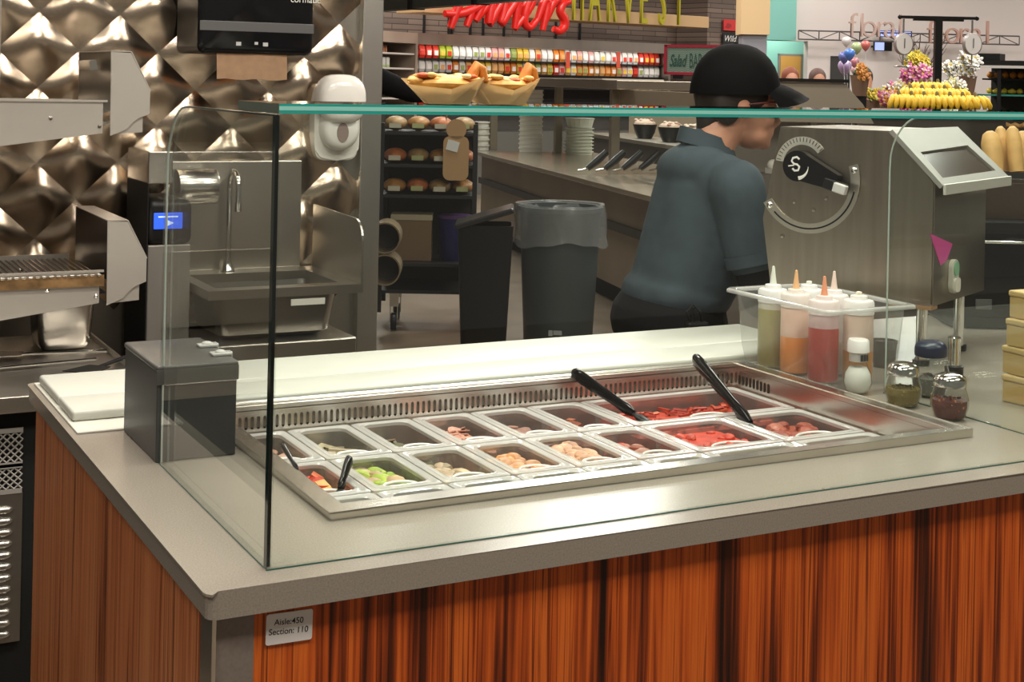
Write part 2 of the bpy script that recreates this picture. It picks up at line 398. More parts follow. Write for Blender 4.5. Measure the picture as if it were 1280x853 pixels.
b = new(); bx(b, GX+.002, GY-.0050, GH-.0045, EX+.35, GY-.0041, GH+.0005); obj('front_edge', b, mat('glass_edge_glow', (.30, .72, .64), .05, 0, .8, coat=1), ts)  # bright strip: glow of light guided in the glass, put into the colour
b = new(); bx(b, GX+.0012, GY-.004, GH-.0085, GX+.0019, .21, GH+.0035); obj('end_edge', b, mat('glass_edge_grey', (.10, .13, .11), .15), ts)
# ================================================================ cutting boards
b = new(); bx(b, .012, .785, WT+.0003, 1.66, 1.205, WT+.003, .001); bx(b, .0, 0, 0, .001, .001, .001) if False else None
# tray is cut around the well
bmesh.ops.delete(b, geom=b.verts[:], context='VERTS')
bx(b, .008, .795, WT+.0003, .20, 1.205, WT+.0035, .001); bx(b, .20, .866, WT+.0003, 1.66, 1.205, WT+.0035, .001)
tag(obj('board_tray', b, mat('cream_plastic', (.66, .65, .58), .4)), 'thin cream plastic tray under the white cutting boards', 'tray')
for y0, y1, lab in ((.868, .992, 'long white cutting board nearest the cold rail'), (.997, 1.19, 'long white cutting board along the rear edge of the worktop')):
    b = new(); bx(b, .014, y0, WT+.004, 1.62, y1, WT+.021, .005, 3); tag(obj('cutting_board', b, BOARD, smooth=40), lab, 'cutting board', 'cutting boards on the worktop')
# ================================================================ black lidded box
bb = thing('dispenser_box', 'black plastic lidded box with two clear hinge clips on the worktop', 'box', (.143, .682, WT+.0005))
b = new(); bx(b, -.062, -.107, 0, .062, .107, .136, .002); obj('body', b, DGREY, bb)
b = new(); bx(b, -.064, -.110, .1365, .064, .109, .146, .004, 3); bx(b, -.064, -.1105, .117, .064, -.1075, .140, .001); ld = obj('lid', b, mat('black_lid', (.075, .075, .072), .33), bb, smooth=40)
for y in (-.055, .022):
    b = new(); bx(b, .035, y-.012, .1462, .066, y+.012, .1505, .0015); bx(b, .064, y-.009, .136, .0675, y+.009, .1515, .0012); ell(b, (.050, y, .1505), (.009, .009, .0045), 10)
    obj('hinge_clip', b, mat('clear_clip', (.62, .62, .60), .2), ld, smooth=40)
# ================================================================ cold rail
RT_ = WT+.012
cr = thing('cold_rail', 'stainless steel cold rail set into the worktop', 'cold rail', (0, 0, 0))
b = new()
fw = dict(l=.030, r=.026, f=.034, k=.018)
IX0, IX1, IY0, IY1 = WX0+fw['l'], WX1-fw['r'], WY0+fw['f'], WY1-fw['k']
ring_slab(b, [(WX0, WY0), (WX1, WY0), (WX1, WY1), (WX0, WY1)], (IX0, IY0, IX1, IY1), WT+.0005, RT_)
b.normal_update(); es = [e for e in b.edges if all(v.co.z > RT_-.001 for v in e.verts) and any(abs(f.normal.z) < .3 for f in e.link_faces)]
bmesh.ops.bevel(b, geom=es, offset=.003, segments=3, affect='EDGES'); obj('rim', b, STEEL2, cr, smooth=40)
b = new(); g_ = .012
for (x0, y0, x1, y1) in ((IX0-.001, IY0-.001, IX0, IY1), (IX1, IY0, IX1+.001, IY1), (IX0, IY0-.001, IX1, IY0)): bx(b, x0, y0, .70, x1, y1, WT)
bx(b, IX0, IY0, .698, IX1, IY1+g_, .70); obj('well', b, STEEL2, cr)
b = new()                                     # rear wall: bands with a row of slots between them
zs0, zs1 = .868, .891; pitch = .0113; n = int((IX1-IX0)/pitch)
bx(b, IX0, IY1, zs1, IX1, IY1+.001, WT+.002); bx(b, IX0, IY1, .70, IX1, IY1+.001, zs0)
for i in range(n+1):
    x = IX0+i*pitch; bx(b, x, IY1, zs0, min(x+.0052, IX1), IY1+.001, zs1)
    if i < n:
        for zz, s in ((zs0, 1), (zs1, -1)):
            prism(b, [(x+.0052, zz), (x+.0075, zz), (x+.0052, zz+s*.003)], IY1, IY1+.001, 'y'); prism(b, [(x+pitch, zz), (x+.0090, zz), (x+pitch, zz+s*.003)], IY1, IY1+.001, 'y')
obj('slotted_panel', b, STEEL2, cr)
b = new(); bx(b, IX0, IY1+.010, .70, IX1, IY1+.0105, WT); obj('cavity_shade', b, BLACKM, cr)  # black sheet standing in for the shade of the cavity behind the slots
b = new()
for i in range(9):
    y = IY1-.02-i*.012; prism(b, rrect(y-.0028, .870, y+.0028, .889, .0026, 3), IX1-.0012, IX1-.0005, 'x')
obj('vent_slot', b, mat('slot_dark', (.05, .04, .03), .5, .5), cr)
b = new()
for yy in (.426, .626): bx(b, IX0, yy-.004, .848, IX1, yy+.004, .856)
obj('pan_bar', b, STEEL2, cr)
# ---- pans
PZ = .864
FOODM = {}
def fm(n, c, r=.45): return mat('food_'+n, c, r, 0, .5, noise=.28, nscale=60)
def pan(x0, x1, y0, y1, label, group='clear food pans in the cold rail'):
    cx, cy = (x0+x1)/2, (y0+y1)/2; w_, l_ = (x1-x0)/2-.0015, (y1-y0)/2-.0015
    t = thing('food_pan', label, 'food pan', (cx, cy, PZ-.105), 0, group)
    def rr(dx, r): return rrect(-w_+dx, -l_+dx, w_-dx, l_-dx, r, 4)
    b = new(); R = []
    for dx, z, r in ((.016, .100, .018), (.0175, .085, .018), (.021, .01, .02), (.028, .0, .02)): R.append([(p[0], p[1], z) for p in rr(dx, r)])
    loftrings(b, R, False, True); obj('body', b, POLY, t, smooth=40)
    b = new(); R = []
    for dx, z, r in ((.0, .098, .006), (.0, .103, .006), (.003, .105, .008), (.006, .105, .009), (.009, .1025, .012), (.012, .1025, .014), (.0145, .105, .016), (.0165, .1035, .017), (.0165, .098, .017)): R.append([(p[0], p[1], z) for p in rr(dx, r)])
    loftrings(b, R, False, False); obj('rim', b, POLYR, t, smooth=50)
    b = new(); hw = min(w_*.5, .04); yy = -l_+.030
    tube(b, [(hw*math.cos(a), yy+.024*math.sin(a), .0965) for a in [PI*k/10 for k in range(11)]], .0030, 6); obj('scoop_rest', b, mat('frosted_rib', (.78, .77, .74), .25), t, smooth=60)
    return t
def food(x0, x1, y0, y1, name, label, cols, depth=.03, n=26, size=.012, shape='cube', cat='food', base=None):
    cx, cy = (x0+x1)/2, (y0+y1)/2; w_, l_ = (x1-x0)/2-.027, (y1-y0)/2-.027
    ms = [fm(name+str(i), tuple(min(.85, q*.85) for q in c)) for i, c in enumerate(cols)]; b = new(); top = .099-depth*.55
    R = [[(p[0], p[1], z) for p in rrect(-w_+d_, -l_+d_, w_-d_, l_-d_, .012, 3)] for z, d_ in ((.004, .004), (top-.006, 0), (top, .004))]
    loftrings(b, R, True, True)
    for i in range(n):
        s = size*random.uniform(.7, 1.25); p = Vector((random.uniform(-w_+.008, w_-.008), random.uniform(-l_+.008, l_-.008), top+random.uniform(-.001, .006)))
        M = T(*p) @ RZ(random.uniform(0, 6.3)) @ RX(random.uniform(-.6, .6)); mi = random.randrange(len(cols))
        if shape == 'cube': bx(b, -s/2, -s/2, -s/3, s/2, s/2, s/3, mi=mi, M=M)
        elif shape == 'strip': bx(b, -s*1.3, -s*.25, -s*.2, s*1.3, s*.25, s*.2, mi=mi, M=M)
        elif shape == 'slice': lathe(b, [(s*.9, -.001), (s*.9, .0012)], 10, M, mi=mi)
        else: ell(b, (0, 0, 0), (s*.8, s*.6, s*.45), 8, M, mi, 6)
    o = obj(name, b, ms, None, (cx, cy, PZ-.105+.001), smooth=30); tag(o, label, cat, 'toppings in the cold rail pans', 'stuff'); return o
xs = [.256+.1195*i for i in range(7)]
rowsY = {'back': (.628, .838), 'middle': (.428, .624), 'front': (.242, .424)}
small = {
 'back': [('sliced_ham', 'pale pink sliced ham', [(.55, .32, .24), (.48, .28, .2)], 'slice', .045), ('sliced_onion', 'greenish beige chopped onion', [(.42, .36, .22), (.5, .42, .3)], 'strip', .05), ('green_olives', 'dark olive slices', [(.17, .17, .10), (.30, .17, .09)], 'slice', .055), ('cured_ham', 'rosy cured ham', [(.62, .30, .22), (.52, .26, .18)], 'slice', .035), ('roast_beef', 'mauve sliced beef', [(.36, .20, .16), (.42, .22, .17)], 'slice', .045), ('minced_bacon', 'dark red minced bacon', [(.28, .08, .05), (.36, .13, .08)], 'cube', .05)],
 'middle': [('diced_peppers', 'mixed red and yellow diced peppers', [(.75, .14, .03), (.72, .42, .12), (.62, .05, .02)], 'cube', .03), ('green_peppers', 'bright green peppers', [(.30, .42, .02), (.40, .50, .05), (.50, .34, .18)], 'lump', .035), ('sliced_mushrooms', 'beige sliced mushrooms', [(.56, .42, .25), (.44, .32, .2), (.30, .24, .15)], 'lump', .045), ('carrot_mix', 'orange diced carrot mix', [(.66, .28, .08), (.60, .30, .14)], 'lump', .03), ('chicken_pieces', 'salmon coloured chicken pieces', [(.66, .36, .22), (.56, .30, .17)], 'lump', .03), ('tomato_wedges', 'red tomato wedges', [(.50, .06, .03), (.42, .14, .09), (.36, .16, .11)], 'lump', .045)],
 'front': [('grey_olives', 'grey green olives', [(.30, .30, .22)], 'slice', .05), ('dark_olives', 'dark sliced olives', [(.06, .06, .05), (.12, .12, .1)], 'slice', .05), ('spinach', 'dark green spinach', [(.10, .13, .07), (.16, .18, .1)], 'strip', .04), ('jalapenos', 'olive green jalapeno slices', [(.28, .26, .12)], 'slice', .04), ('artichokes', 'pale yellow artichokes', [(.50, .42, .25)], 'lump', .04), ('capers', 'olive coloured capers', [(.36, .31, .17)], 'lump', .04)]}
ordn = ['first', 'second', 'third', 'fourth', 'fifth', 'sixth']
for row, (y0, y1) in rowsY.items():
    for i in range(6):
        nm, ds, cols, shp, dep = small[row][i]
        pan(xs[i], xs[i+1], y0, y1, f'small clear pan of {ds}, {ordn[i]} in the {row} row')
        food(xs[i], xs[i+1], y0, y1, nm, f'{ds} heaped in a small clear pan, {row} row of the rail', cols, dep, 30, .016 if shp != 'lump' else .022, shp)
XL = xs[6]; XM = (XL+1.345)/2
pan(XL, 1.345, .628, .838, 'wide clear pan of shredded red topping in the rear right corner')
food(XL, 1.345, .628, .838, 'red_shreds', 'shredded red topping filling the widest clear pan', [(.50, .06, .03), (.42, .05, .03), (.62, .12, .05)], .045, 130, .010, 'strip')
for (y0, y1, row, l1, l2, c1, c2) in ((.428, .624, 'middle', 'bright red sauce', 'dark red sliced meat', [(.60, .05, .02), (.52, .06, .03)], [(.34, .08, .05), (.46, .15, .1)]), (.242, .424, 'front', 'tan shredded cheese', 'brown sausage crumble', [(.42, .32, .19), (.36, .26, .15)], [(.36, .16, .1), (.28, .13, .09)])):
    pan(XL, XM, y0, y1, f'medium clear pan of {l1} in the {row} row'); pan(XM, 1.345, y0, y1, f'medium clear pan of {l2} at the right end of the {row} row')
    food(XL, XM, y0, y1, l1.replace(' ', '_'), f'{l1} in a medium clear pan of the {row} row', c1, .022, 40 if row == 'front' else 14, .014, 'strip' if row == 'front' else 'lump')
    food(XM, 1.345, y0, y1, l2.replace(' ', '_'), f'{l2} in the medium pan at the right end of the {row} row', c2, .035, 24, .024, 'lump')
# two curled slices on the bacon
for k, (dx, dy) in enumerate(((-.018, .0), (.020, -.022))):
    b = new(); tube(b, [(.014*math.cos(a), .014*math.sin(a), .0012*i) for i, a in enumerate([PI*1.7*j/9 for j in range(10)])], [.005+.002*math.sin(PI*i/9) for i in range(10)], 8)
    tag(obj('curled_slice', b, fm('curl', (.78, .48, .36)), None, ((xs[5]+xs[6])/2+dx, .725+dy, PZ-.045), (0, 0, k*.9), smooth=60), ('curled pink slice lying left on the bacon pan', 'curled pink slice lying right on the bacon pan')[k], 'food', 'curled slices on the bacon')
# serving tools
def tool(top, bot, label, r=.008, nm='serving_spoon'):
    v = (bot-top); L = v.length
    t = thing(nm, label, 'spoon', bot)
    b = new(); d = -v
    prof = [(0, .55), (.04, .95), (.15, 1.05), (.4, .95), (.7, .8), (.9, .95), (1, .6)]
    tube(b, [top + v*f - bot for f, _ in prof], [r*k for _, k in prof], 10, flat=1.5); obj('handle', b, BLACKG, t, smooth=60)
    b = new(); e = v.normalized()*.05
    tube(b, [Vector((0, 0, 0)), e*.4, e*.8, e], [r*.6, r*1.5, r*1.4, r*.4], 10, flat=.5); obj('bowl', b, BLACKP, t, smooth=60)
    return t
tool(at(716, 465, Y=.855), at(792, 517, Y=.70), 'black serving spoon leaning in the left corner of the widest pan', .0085)
tool(at(868, 447, Y=.80), at(938, 530, Y=.56), 'black serving spoon standing between the two medium pans', .0095)
tool(at(352, 555, Y=.66), at(372, 588, Y=.565), 'thin black spoon handle at the left side of the pepper pan', .0038)
tool(at(437, 573, Y=.51), at(425, 612, Y=.465), 'short black spatula handle in front of the pepper pan', .0065)
# ================================================================ condiments
CXT = [(.0, 0)]
cb = thing('bottle_tub', 'clear plastic tub holding squeeze bottles on the worktop', 'tub', (1.455, .705, WT+.0008))
b = new(); R = []
for dx, z, r in ((.0, .158, .02), (.004, .155, .02), (.012, .05, .02), (.018, .004, .025), (.026, .0, .02)): R.append([(p[0], p[1], z) for p in rrect(-.105+dx, -.155+dx, .105-dx, .155-dx, r, 4)])
loftrings(b, R, False, True); obj('body', b, CLEARC, cb, smooth=40)
b = new(); R = [[(p[0], p[1], z) for p in rrect(-.105+dx, -.155+dx, .105-dx, .155-dx, .02, 4)] for dx, z in ((-.012, .156), (-.012, .161), (-.009, .164), (.0, .164), (.003, .161), (.003, .156))]
loftrings(b, R, False, False); obj('rim', b, clear('tub_rim', (.86, .87, .86), .1, .35, (.9, .9, .88)), cb, smooth=50)
def squeeze(x, y, col, tipcol, label, tip=True, h=.132, fill=.6, r=.0300):
    t = thing('squeeze_bottle', label, 'bottle', (x, y, WT+.0055), 0, 'squeeze bottles in the clear tub')
    b = new(); lathe(b, [(r*.9, 0), (r, .004), (r, h*fill)], 20); obj('sauce', b, mat('sauce_%.2f_%.2f_%.2f' % col, col, .3), t, smooth=40)
    hi = tuple(c*.45+.38 for c in col)
    b = new(); lathe(b, [(r, h*fill), (r, h*.97), (r*.96, h)], 20); obj('body', b, mat('bottle_%.2f_%.2f_%.2f' % hi, hi, .35), t, smooth=40)
    b = new(); lathe(b, [(r*1.03, h), (r*1.03, h+.022), (r*.95, h+.027), (r*.6, h+.028), (r*.55, h+.036), (r*.3, h+.037)], 20); cp = obj('cap', b, mat('cap_%.2f_%.2f_%.2f' % tipcol, tuple(.62+.2*c for c in tipcol), .35), t, smooth=40)
    b = new()
    if tip: lathe(b, [(.0075, h+.036), (.0055, h+.05), (.0025, h+.074), (.001, h+.075)], 12)
    else: lathe(b, [(.006, h+.036), (.006, h+.043), (.004, h+.044)], 12)
    obj('nozzle', b, mat('tip_%.2f_%.2f_%.2f' % tipcol, tipcol, .4), cp, smooth=40)
squeeze(1.432, .748, (.80, .27, .03), (.85, .5, .25), 'squeeze bottle half full of orange sauce', fill=.55)
squeeze(1.428, .655, (.42, .035, .02), (.85, .35, .2), 'squeeze bottle full of red sauce with orange tip', fill=.80)
squeeze(1.497, .632, (.62, .28, .06), (.8, .74, .6), 'squeeze bottle of amber dressing with a stub cap', False, fill=.45)
squeeze(1.428, .818, (.30, .27, .06), (.75, .78, .7), 'squeeze bottle of olive green sauce with pale tip', fill=.9)
squeeze(1.500, .790, (.55, .55, .42), (.75, .78, .7), 'pale squeeze bottle with a stub cap in the back row', False, fill=.9)
squeeze(1.500, .711, (.70, .62, .58), (.85, .68, .6), 'squeeze bottle with a pink tip behind the red sauce', True, fill=.5)
CHROME = mat('chrome', (.80, .79, .76), .12, 1)
JAR = clear('jar_glass', (.95, .96, .94), .06, .02)
# salt shaker
t = thing('salt_shaker', 'salt shaker with white cap and rounded glass bulb', 'shaker', (1.428, .552, WT+.0005))
b = new(); lathe(b, [(.018, 0), (.0235, .006), (.0275, .022), (.026, .038), (.019, .052), (.0165, .060), (.0165, .072)], 22); obj('bulb', b, JAR, t, smooth=60)
b = new(); lathe(b, [(.015, .002), (.0215, .007), (.0255, .022), (.024, .037), (.017, .050), (.0, .051)], 22); obj('salt', b, mat('salt', (.80, .79, .75), .6), t, smooth=60)
b = new(); lathe(b, [(.0175, .062), (.0175, .078)], 22); obj('label_band', b, mat('grey_band', (.5, .5, .48), .4), t, smooth=40)
b = new()
for i in range(5): bx(b, -.009+i*.004, -.0186, .064, -.0072+i*.004, -.0172, .076)
obj('barcode', b, INK, t)
b = new(); lathe(b, [(.0175, .078), (.0215, .080), (.0205, .101), (.018, .104), (0, .1045)], 22); obj('cap', b, mat('white_cap', (.84, .83, .80), .35), t, smooth=40)
def shaker(x, y, cols, label, s=1.0, lidmat=None, tall=1.0):
    t = thing('spice_shaker', label, 'shaker', (x, y, WT+.0005), 0, 'spice shakers on the worktop')
    b = new(); n = 32; R = []
    for r, z in ((.024, 0), (.027, .004), (.0325, .022), (.0325, .036), (.0285, .050), (.0265, .056), (.0265, .060)):
        R.append([(s*r*(1+.03*math.cos(16*2*PI*i/n))*math.cos(2*PI*i/n), s*r*(1+.03*math.cos(16*2*PI*i/n))*math.sin(2*PI*i/n), s*z*tall) for i in range(n)])
    loftrings(b, R, True, False); obj('jar', b, JAR, t, smooth=60)
    b = new(); lathe(b, [(.023*s, .002), (.026*s, .005), (.0305*s, .022), (.0305*s, .034*s), (0, .036*s)], 24)
    for i in range(90):
        a = random.uniform(0, 6.3); q = random.random()
        z = random.uniform(.004, .036)*s; rr_ = .030*s if z > .02*s else .0265*s
        if q < .4: z = .036*s; rr_ *= random.random()
        bx(b, -.002, -.0014, -.0007, .002, .0014, .0007, mi=1+random.randrange(len(cols)-1), M=T(rr_*math.cos(a), rr_*math.sin(a), z) @ RZ(a) @ RY(random.uniform(0, 1.5)))
    obj('flakes', b, [mat('spice_%.2f_%.2f_%.2f' % c, c, .6) for c in cols], t, kind='stuff')
    b = new(); lathe(b, [(.0275*s, .058*s*tall), (.0290*s, .059*s*tall), (.0290*s, .070*s*tall), (.026*s, .0755*s*tall), (.018*s, .080*s*tall), (.0, .0815*s*tall)], 28); ld = obj('lid', b, lidmat or CHROME, t, smooth=35)
    b = new()
    for i in range(12): a = i*2.4; rr_ = .004+.0012*i; lathe(b, [(.0013, 0), (.0013, .0006)], 6, T(rr_*s*math.cos(a), rr_*s*math.sin(a), (.0812-.00030*i)*s*tall))
    obj('shaker_hole', b, BLACKM, ld)
shaker(1.432, .432, [(.19, .14, .035), (.30, .24, .06), (.14, .11, .03)], 'glass shaker of dried green herbs with a chrome lid')
shaker(1.440, .322, [(.09, .010, .006), (.26, .02, .01), (.50, .18, .04), (.07, .006, .006)], 'glass shaker of red chilli flakes with a chrome lid')
shaker(1.545, .480, [(.30, .28, .26), (.4, .38, .35)], 'spice shaker with a dark blue lid behind the herb shaker', 1.05, mat('navy_lid', (.012, .018, .05), .35), 1.25)
# ================================================================ dough roller machine
KX, KY = 1.72, .66                            # the near corner of the machine; the dial side runs away from it
xd = Vector((math.sin(math.radians(26)), -math.cos(math.radians(26)), 0)); MWl = Wall(Vector((KX, KY, 0))-xd, Vector((KX, KY, 0)))
mc = thing('dough_roller', 'steel dough roller machine with a black dial lever and hopper', 'machine', (KX, KY, WT), MWl.rz)
def mp_(px, py): u, z = MWl.uv(px, py); return (u-1.0, z-WT)
MS = mat('machine_steel', (.36, .315, .26), .30, 1, noise=.12, nscale=5, bump=.05, bscale=70, stretch=(10, 1, .6))
Yf = 0.0; XE = 0.0; ZB = 1.035-WT; ZT = 1.398-WT; BW = .33
out = [(mp_(975, 160)[0], ZT), (mp_(953, 262)[0], 1.19-WT), (mp_(963, 352)[0], ZB), (XE, ZB), (XE, ZT-.105), (-.088, ZT)]
b = new(); prism(b, out, Yf, Yf+BW, 'y')
bmesh.ops.bevel(b, geom=[e for e in b.edges if abs((e.verts[0].co-e.verts[1].co).y) < .01], offset=.003, segments=2, affect='EDGES'); obj('body', b, MS, mc, smooth=40)
def arc_plate(c, r0, r1, a0, a1, n=24):
    return [(c[0]+r1*math.cos(a0+(a1-a0)*i/n), c[1]+r1*math.sin(a0+(a1-a0)*i/n)) for i in range(n+1)] + [(c[0]+r0*math.cos(a1+(a0-a1)*i/n), c[1]+r0*math.sin(a1+(a0-a1)*i/n)) for i in range(n+1)]
dc = mp_(1003, 207); rd = math.radians
b = new(); prism(b, arc_plate(dc, .046, .064, rd(172), rd(38)), Yf-.0015, Yf-.0002, 'y'); sc = obj('dial_scale', b, mat('scale_plate', (.62, .60, .54), .4, .6), mc)
b = new()
for i in range(17):
    a = rd(168-8*i); bx(b, .053, -.0007, -.0007, .062, .0, .0007, M=T(dc[0], Yf-.0014, dc[1]) @ RY(-a))
obj('tick_mark', b, INK, sc)
dc2 = (-.285, 1.287-WT)
b = new(); prism(b, arc_plate(dc2, .100, .122, rd(-150), rd(18)), Yf-.0035, Yf-.0003, 'y'); gp = obj('guide_plate', b, mat('guide_steel', (.66, .62, .54), .3, 1), mc)
b = new(); prism(b, arc_plate(dc2, .1095, .1130, rd(-135), rd(-12), 30), Yf-.0040, Yf-.0036, 'y'); obj('guide_slot', b, BLACKM, gp)
for a in (-144, 12):
    b = new(); lathe(b, [(.007, 0), (.007, .002), (.0035, .005), (0, .0055)], 12, T(dc2[0]+.111*math.cos(rd(a)), Yf-.0035, dc2[1]+.111*math.sin(rd(a))) @ RX(PI/2)); obj('screw', b, CHROME, gp, smooth=40)
lv = mp_(1066, 229); ang = math.atan2(lv[1]-dc[1], lv[0]-dc[0]); LL = math.hypot(lv[0]-dc[0], lv[1]-dc[1])
Mh = T(dc[0], Yf-.004, dc[1]) @ RY(-ang) @ RX(PI/2)
b = new(); o3 = [(.034*math.cos(a), .034*math.sin(a)) for a in [rd(60+240*i/16) for i in range(17)]] + [(LL*.55, -.026), (LL*.75, -.024), (LL*.80, -.010), (LL*.80, .010)]
prism(b, o3, 0, .024, 'z', Mh); hub = obj('lever', b, BLACKG, mc, smooth=30)
b = new(); bx(b, LL*.60, -.025, .016, LL*1.0, -.002, .036, .002, M=Mh); obj('lever_arm', b, BLACKP, hub)
b = new(); bx(b, LL*.84, -.022, .0365, LL*1.08, -.002, .052, .002, M=Mh); obj('grip', b, mat('grip_grey', (.55, .55, .54), .35), hub)
LW = mat('logo_white', (.75, .74, .70), .5)
b = new(); Ml = T(dc[0], Yf-.0285, dc[1]) @ RY(-.25)
S = [(.012, .009), (.007, .015), (-.003, .015), (-.008, .009), (-.004, .002), (.004, -.001), (.008, -.007), (.003, -.014), (-.006, -.013), (-.010, -.007)]
vs = tube(b, [(x*.95-.002, 0, z*1.0+.004) for x, z in S], .0023, 8, flat=1); vs += tube(b, [(-.020, 0, .004), (-.006, 0, .003)], .0014, 6)
vs += tube(b, [(.027*math.cos(a), 0, .027*math.sin(a)) for a in [rd(-95+80*i/10) for i in range(11)]], [.0044-.0004*i for i in range(11)], 8)
for v in vs: v.co.y *= .15
bmesh.ops.transform(b, matrix=Ml, verts=vs); obj('logo', b, LW, hub, smooth=60)
for px, py in ((1017, 262), (993, 252), (1033, 248), (978, 295)):
    p = mp_(px, py); b = new(); lathe(b, [(.005, 0), (.005, .001), (0, .002)], 10, T(p[0], Yf-.0003, p[1]) @ RX(PI/2)); obj('rivet', b, MS, mc, smooth=40)
# sloping hopper at the customer end
HA, HB, HD, HC = Vector((-.092, -.008, ZT+.004)), Vector((-.092, .395, ZT+.004)), Vector((.022, -.012, ZT-.108)), Vector((.022, .42, ZT-.108))
nn = (HB-HA).cross(HD-HA).normalized()
if nn.z < 0: nn = -nn
b = new()
def quadbar(b, quad, inner, th):
    a = [b.verts.new(p) for p in quad]; i = [b.verts.new(p) for p in inner]; a2 = [b.verts.new(p-nn*th) for p in quad]; i2 = [b.verts.new(p-nn*th) for p in inner]
    for k in range(4):
        j = (k+1) % 4; b.faces.new((a[k], a[j], i[j], i[k])); b.faces.new((a2[k], a2[j], i2[j], i2[k])); b.faces.new((a[k], a[j], a2[j], a2[k])); b.faces.new((i[k], i[j], i2[j], i2[k]))
def bil(u, v): return (HA*(1-u)+HB*u)*(1-v)+(HD*(1-u)+HC*u)*v
inn = [bil(.10, .42), bil(.86, .36), bil(.90, .86), bil(.08, .88)]
quadbar(b, [HA, HB, HC, HD], inn, .010); fr = obj('hopper_frame', b, mat('bright_steel', (.46, .44, .41), .45, .8), mc)
b = new(); vs = [b.verts.new(p-nn*.006) for p in inn]; b.faces.new(vs); vs2 = [b.verts.new(p-nn*.009) for p in inn]; b.faces.new(vs2)
for k in range(4): b.faces.new((vs[k], vs[(k+1) % 4], vs2[(k+1) % 4], vs2[k]))
obj('hopper_window', b, mat('smoked_window', (.045, .03, .02), .12), fr)
b = new(); bx(b, HD.x, HD.y, HD.z-.020, HD.x+.006, HC.y, HD.z+.002, .001); obj('hopper_lip', b, mat('pale_lip', (.66, .64, .58), .35, .3), mc)
# customer end: switch, sticker, guard
Me = T(XE, 0, 0) @ RZ(PI/2)
def ep(px, py):
    D = ray(px, py); t_ = (Vector((KX, KY, 0))-CAM).dot(xd)/D.dot(xd); p = CAM+D*t_-Vector((KX, KY, 0)); return (p.dot(MWl.n), p.z-WT)
sp = ep(1189, 345); b = new(); prism(b, rrect(sp[0]-.019, sp[1]-.036, sp[0]+.019, sp[1]+.036, .0188, 8), -.010, -.0003, 'y', Me); sw = obj('switch_housing', b, mat('switch_white', (.62, .60, .52), .4), mc)
b = new(); prism(b, rrect(sp[0]-.014, sp[1]+.001, sp[0]+.014, sp[1]+.032, .0138, 6), -.013, -.0101, 'y', Me); obj('start_button', b, mat('switch_green', (.20, .42, .25), .4), sw)
b = new(); prism(b, rrect(sp[0]-.015, sp[1]-.033, sp[0]+.015, sp[1]-.003, .008, 6), -.016, -.0101, 'y', Me); obj('stop_button', b, mat('switch_cream', (.70, .66, .58), .4), sw)
b = new(); prism(b, [ep(1162, 292), ep(1190, 305), ep(1183, 325), ep(1175, 332)], -.0015, -.0003, 'y', Me); obj('pink_sticker', b, mat('pink_sticker', (.62, .06, .30), .5), mc)
b = new(); bx(b, mp_(1110, 380)[0], Yf-.004, ZB-.008, XE, Yf+.03, ZB-.0005); obj('lower_guard', b, mat('copper_strip', (.45, .26, .14), .4, .5), mc)
for x, y in ((-.33, .05), (-.04, .05), (-.33, .28), (-.04, .28)):
    b = new(); lathe(b, [(.012, .012), (.012, ZB+.002)], 14, T(x, y, 0)); lg = obj('leg', b, CHROME, mc, smooth=40)
    b = new(); lathe(b, [(.018, 0.0005), (.018, .012), (.012, .0125)], 14, T(x, y, 0)); obj('foot', b, BLACKP, lg, smooth=40)
# things under and beside the machine
t = thing('utensil_cup', 'small black utensil cup behind the glass end pane', 'cup', (1.66, .735, WT+.0005))
b = new(); lathe(b, [(.022, 0), (.026, .05), (.024, .05), (.021, .004), (0, .004)], 18); obj('body', b, BLACKP, t, smooth=40)
b = new(); lathe(b, [(.0275, .05), (.0275, .056), (.023, .056)], 18, cap=False); obj('rim', b, BLACKG, t, smooth=40)
t = thing('pepper_mill', 'chrome pepper mill with knurled black base under the machine', 'mill', (1.70, .575, WT+.0005))
b = new(); lathe(b, [(.019, 0), (.019, .028), (.016, .03)], 20); obj('base', b, BLACKP, t, smooth=30)
b = new(); lathe(b, [(.013, .03), (.013, .085), (.010, .088), (0, .088)], 20); obj('shaft', b, CHROME, t, smooth=30)
t = thing('sauce_ladle', 'steel sauce ladle lying on the worktop right of the mill', 'ladle', (1.84, .52, WT+.001))
b = new(); lathe(b, [(0, 0), (.02, .004), (.032, .018), (.035, .03), (.033, .03), (.03, .018), (.018, .006), (0, .003)], 20); obj('bowl', b, STEEL2, t, smooth=50)
b = new(); tube(b, [(.033, 0, .03), (.06, .02, .06), (.13, .06, .075), (.16, .075, .07)], .004, 8); obj('handle', b, STEEL2, t, smooth=50)
for k, (x, y, w_, d_, rz) in enumerate([(1.665, .345, .10, .10, .1), (1.668, .348, .10, .10, -.05), (1.672, .345, .098, .10, .06), (1.675, .35, .09, .09, -.02)]):
    t = thing('slice_box', ('tan cardboard slice box at the bottom of the right stack', 'second tan slice box in the right stack', 'third tan slice box in the right stack', 'topmost tan slice box of the right stack')[k], 'box', (x+.03, y, WT+.0005+k*.0525), rz, 'tan boxes stacked at the right edge')
    b = new(); bx(b, -w_/2, -d_/2, 0, w_/2, d_/2, .040, .002); obj('tray', b, mat('kraft_board', (.50, .33, .13), .7), t)
    b = new(); bx(b, -w_/2-.002, -d_/2-.002, .040, w_/2+.002, d_/2+.002, .0515, .003); obj('lid', b, mat('kraft_lid', (.56, .38, .16), .7), t)
